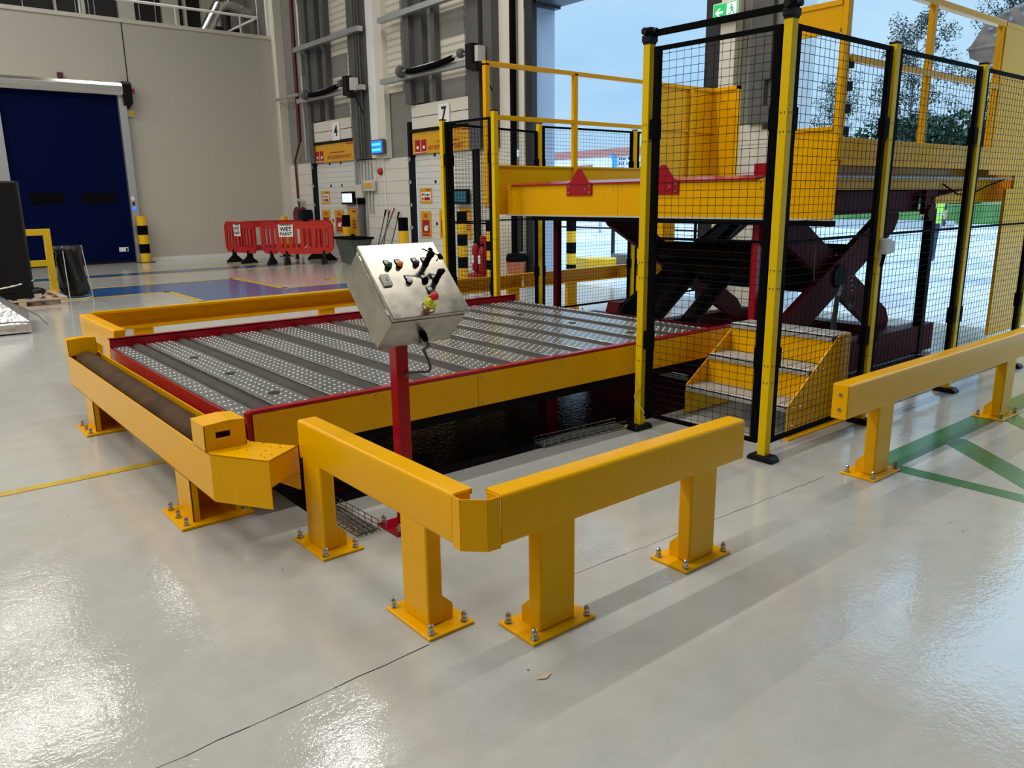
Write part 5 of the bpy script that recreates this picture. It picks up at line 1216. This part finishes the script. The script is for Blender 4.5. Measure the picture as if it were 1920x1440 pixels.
# hill / far warehouse
g = thing('warehouse_building', 'pale warehouse with a brick red roof band and a blue round logo', 'building', (60, 50, 0))
build('wall', MB().box((60, 36, 0), (72, 68, 5.6)), 'build_white', g)
build('roof_band', MB().box((59.8, 35.8, 5.45), (72, 68, 6.2)), 'build_red', g)
build('loading_bay', MB().box((59.7, 60.0, 1.0), (60.0, 62.6, 4.7)).box((59.7, 57.9, 1.0), (60.0, 60.0, 3.9)), 'build_red', g)
lg = MB(); 
for i in range(20):
    a0, a1 = -PI / 2 + PI * i / 20, -PI / 2 + PI * (i + 1) / 20
    lg.quad([(59.7, 57.3 - 0.35 * math.cos(a0), 4.75 + 0.75 * math.sin(a0)), (59.7, 57.3 - 0.95 * math.cos(a0), 4.75 + 0.95 * math.sin(a0)), (59.7, 57.3 - 0.95 * math.cos(a1), 4.75 + 0.95 * math.sin(a1)), (59.7, 57.3 - 0.35 * math.cos(a1), 4.75 + 0.75 * math.sin(a1))])
build('logo', lg, mat('x', (0, 0, 0)) and 'screen_cyan', g) if False else None
M['logo_blue'] = mat('logo_blue', (0.03, 0.28, 0.55), 0.5)
build('logo', lg, 'logo_blue', g)
tx = MB()
for k_, (z, ws) in enumerate(((5.15, (0.9, 1.4, 1.1)), (4.7, (0.7, 1.5, 1.6)), (4.2, (1.5, 1.8)))):
    y = 56.0
    for w_ in ws:
        c = 0
        while c < w_:
            tx.box((59.70, y - c - 0.14, z - 0.14), (59.72, y - c, z + random.choice((0.05, 0.14)))); c += 0.24
        y -= w_ + 0.3
build('lettering', tx, 'navy', g)
# crash barrier, low wall, lamp post, block
g = thing('crash_barrier', 'grey steel crash barrier far across the yard', 'crash barrier', (25, 20, 0))
q = MB().box((24.95, 10, 0.45), (25.05, 34, 0.72))
for i in range(12): q.box((25.0, 10.5 + 2 * i, 0), (25.1, 10.6 + 2 * i, 0.7))
build('beam', q, 'alu', g)
tag(build('low_wall', MB().box((12.5, 9.2, -0.005), (12.8, 11.9, 0.34)), 'concrete'), 'low rough grey wall outside the tall open door', 'wall')
g = thing('yard_railing', 'thin dark railing outside beyond the banded bollard', 'railing', (13.6, 11, 0))
build('rail', MB().cyl((13.6, 8.6, 0.82), (13.6, 15.5, 0.82), 0.022, 8).cyl((13.6, 8.6, 1.25), (13.6, 15.5, 1.25), 0.022, 8).cyl((13.6, 12.9, 0), (13.6, 12.9, 1.27), 0.045, 10).cyl((13.6, 9.6, 0), (13.6, 9.6, 1.27), 0.045, 10).cyl((13.6, 15.4, 0), (13.6, 15.4, 1.27), 0.045, 10), 'darksteel', g)
bollard(11.1, 11.68, 1.32, 'yellow and black banded bollard outside the tall open door', 0.10, 6, -0.005, first='b')
tag(build('concrete_block', MB().prism([(11.62, 11.72), (11.9, 11.45), (12.25, 11.5), (12.35, 11.9), (11.75, 12.3)], (0, 0, -0.005), X, Y, Z * 0.30), 'haz_yellow', bevel=0.03), 'yellow painted block outside beside the banded bollard', 'block')
bollard(12.9, 9.05, 0.55, 'short yellow post seen below the platform between the scissor arms', 0.17, 1)
# yellow column seen behind the scissor lift
tag(build('guard_block', MB().box((9.58, 8.05, 0.0), (9.88, 8.6, 1.6)).box((9.5, 7.98, 0), (9.97, 8.68, 0.02)), 'yellow', bevel=0.01), 'yellow steel guard column at the foot of the pier, seen between the scissor arms', 'guard column')
# rusty digging bucket beyond the platform
g = thing('excavator_bucket', 'rusty brown excavator bucket held up beyond the platform', 'excavator', (16, 5.3, 0))
q = MB()
q.prism([(0.02, 3.98), (0.06, 3.84), (0.32, 3.70), (1.6, 3.60), (1.6, 4.75), (0.72, 4.58), (0.42, 4.47), (0.24, 4.36)], (15.6, 6.37, 0), -Y, Z, X * 0.9)
q.prism([(0.0, 3.96), (1.6, 4.03), (1.6, 4.07), (0.0, 4.00)], (15.57, 6.37, 0), -Y, Z, X * 0.96)
build('shell', q, 'rust', g, 0.02)
k_ = MB()
for (y, z) in ((6.02, 4.27), (5.92, 4.38), (5.80, 4.50), (5.6, 4.55)): k_.box((15.56, y - 0.06, z - 0.02), (15.62, y + 0.02, z + 0.02)); k_.lathe([(0.035, 0), (0.035, 0.03)], (15.60, y - 0.1, z - 0.12), 10, 0, (-1, 0, 0))
build('tooth', k_, 'alu', g)
build('arm', MB().box((15.8, 4.9, 0), (16.2, 5.2, 3.6)), 'rust', g)
# ============================================================ person
def person(px, py, yaw):
    g = thing('person', 'person in a yellow high visibility vest and dark trousers walking across the yard', 'person', (px, py, 0))
    J = {'pelvis': (0, 0, 0.92), 'chest': (0, 0, 1.22), 'neck': (0, 0, 1.48), 'head0': (0.01, 0, 1.56), 'head1': (0.02, 0, 1.68),
         'hL': (0, 0.10, 0.90), 'kL': (0.16, 0.10, 0.50), 'aL': (0.10, 0.10, 0.09), 'tL': (0.26, 0.10, 0.04),
         'hR': (0, -0.10, 0.90), 'kR': (-0.02, -0.10, 0.48), 'aR': (-0.28, -0.10, 0.12), 'tR': (-0.14, -0.10, 0.04),
         'sL': (0, 0.18, 1.42), 'eL': (-0.10, 0.23, 1.15), 'wL': (0.05, 0.24, 0.93), 'sR': (0, -0.18, 1.42), 'eR': (0.06, -0.23, 1.15), 'wR': (0.25, -0.20, 1.02)}
    E_ = [('pelvis', 'chest', .15, .16), ('chest', 'neck', .16, .06), ('neck', 'head0', .055, .08), ('head0', 'head1', .085, .095), ('pelvis', 'hL', .12, .10), ('hL', 'kL', .09, .062), ('kL', 'aL', .058, .042), ('aL', 'tL', .045, .035),
          ('pelvis', 'hR', .12, .10), ('hR', 'kR', .09, .062), ('kR', 'aR', .058, .042), ('aR', 'tR', .045, .035), ('chest', 'sL', .10, .06), ('sL', 'eL', .052, .042), ('eL', 'wL', .040, .028), ('chest', 'sR', .10, .06), ('sR', 'eR', .052, .042), ('eR', 'wR', .040, .028)]
    cy_, sy_ = math.cos(yaw), math.sin(yaw)
    names = list(J); me = bpy.data.meshes.new('body'); rad = {}
    for a, b_, ra, rb_ in E_: rad.setdefault(a, ra); rad[b_] = rb_ if b_ not in rad else max(rad[b_], rb_)
    verts = [(J[n][0] * cy_ - J[n][1] * sy_, J[n][0] * sy_ + J[n][1] * cy_, J[n][2]) for n in names]
    edges = [(names.index(a), names.index(b_)) for a, b_, _, _ in E_]
    # hands: five short finger chains from each wrist
    ex = []
    for w in ('wL', 'wR'):
        i = names.index(w); base = Vector(verts[i]); d = (base - Vector(verts[names.index('e' + w[1])])).normalized()
        side = d.cross(Vector((0, 0, 1))).normalized(); palm = base + d * 0.07; verts.append(tuple(palm)); pi_ = len(verts) - 1; edges.append((i, pi_)); ex.append(0.032)
        for k_, (o_, L_) in enumerate(((-0.03, 0.06), (-0.012, 0.075), (0.008, 0.08), (0.026, 0.07))):
            verts.append(tuple(palm + side * o_ + d * L_)); edges.append((pi_, len(verts) - 1)); ex.append(0.009)
        verts.append(tuple(palm - side * 0.05 + d * 0.02)); edges.append((pi_, len(verts) - 1)); ex.append(0.010)
    me.from_pydata(verts, edges, []); me.materials.append(M['navy'])
    o = bpy.data.objects.new('body', me); C.objects.link(o); o.parent = g
    o.modifiers.new('skin', 'SKIN'); ss = o.modifiers.new('sub', 'SUBSURF'); ss.levels = 1; ss.render_levels = 2
    rr = [rad[n] for n in names] + ex
    for v, r__ in zip(me.skin_vertices[0].data, rr): v.radius = (r__, r__)
    me.skin_vertices[0].data[0].use_root = True
    def loc(p): return Vector((px + p[0] * cy_ - p[1] * sy_, py + p[0] * sy_ + p[1] * cy_, p[2]))
    v = MB(); ring = []
    for z, rx, ry in ((0.86, .165, .20), (0.98, .17, .205), (1.2, .18, .22), (1.36, .175, .225), (1.45, .13, .20), (1.50, .08, .10)):
        ring.append([loc((rx * math.cos(a), ry * math.sin(a), z)) for a in [2 * PI * i / 20 for i in range(20)]])
    for r0_ in ring: v.v += [tuple(p) for p in r0_]
    for k_ in range(len(ring) - 1):
        for i in range(20): v.f.append((k_ * 20 + i, k_ * 20 + (i + 1) % 20, (k_ + 1) * 20 + (i + 1) % 20, (k_ + 1) * 20 + i)); v.m.append(1 if k_ == 1 and False else 0)
    build('vest', v, 'hivis', g, smooth=True)
    tp = MB()
    for z in (1.02, 1.16): tp.lathe([(0.0, 0), (0.01, 0)], tuple(loc((0, 0, z))), 4)
    bt = MB(); rg_ = [[loc(((0.185) * math.cos(a), 0.228 * math.sin(a), z)) for a in [2 * PI * i / 20 for i in range(20)]] for z in (1.04, 1.09)]
    bt.v += [tuple(p) for r0_ in rg_ for p in r0_]
    for i in range(20): bt.f.append((i, (i + 1) % 20, 20 + (i + 1) % 20, 20 + i)); bt.m.append(0)
    build('reflective_band', bt, 'tape', g)
    f = MB(); hc_ = loc((0.035, 0, 1.66)); f.ball(tuple(hc_), 0.098, 16, 12, 0, (0.95, 0.82, 1.25))
    build('face', f, 'skin', g, smooth=True)
    h = MB(); h.ball(tuple(loc((0.0, 0, 1.70))), 0.108, 16, 10, 0, (1.0, 0.88, 1.05)); build('hair', h, 'hair', g, smooth=True)
    fe = MB()
    for s_ in (-1, 1): fe.ball(tuple(loc((0.122, 0.032 * s_, 1.67))), 0.010, 8, 6, 1); fe.ball(tuple(loc((0.03, 0.085 * s_, 1.655))), 0.022, 8, 6, 0, (0.8, 0.5, 1.3))
    fe.ball(tuple(loc((0.137, 0, 1.645))), 0.016, 8, 6, 0, (1, 0.8, 1.4)); fe.ball(tuple(loc((0.122, 0, 1.600))), 0.016, 8, 6, 2, (0.5, 1.5, 0.4))
    build('facial_features', fe, ['skin', 'ink', 'bordeaux'], g, smooth=True)
    ha = MB()
    for s_, w in ((1, 'wL'), (-1, 'wR')):
        j = J[w]; k_ = J['e' + w[1]]; ha.cyl(tuple(loc(k_)), tuple(loc(j)), 0.046, 10, r2=0.034)
    build('forearm_skin', ha, 'skin', g, smooth=True)
person(19.1, 8.12, math.radians(200))
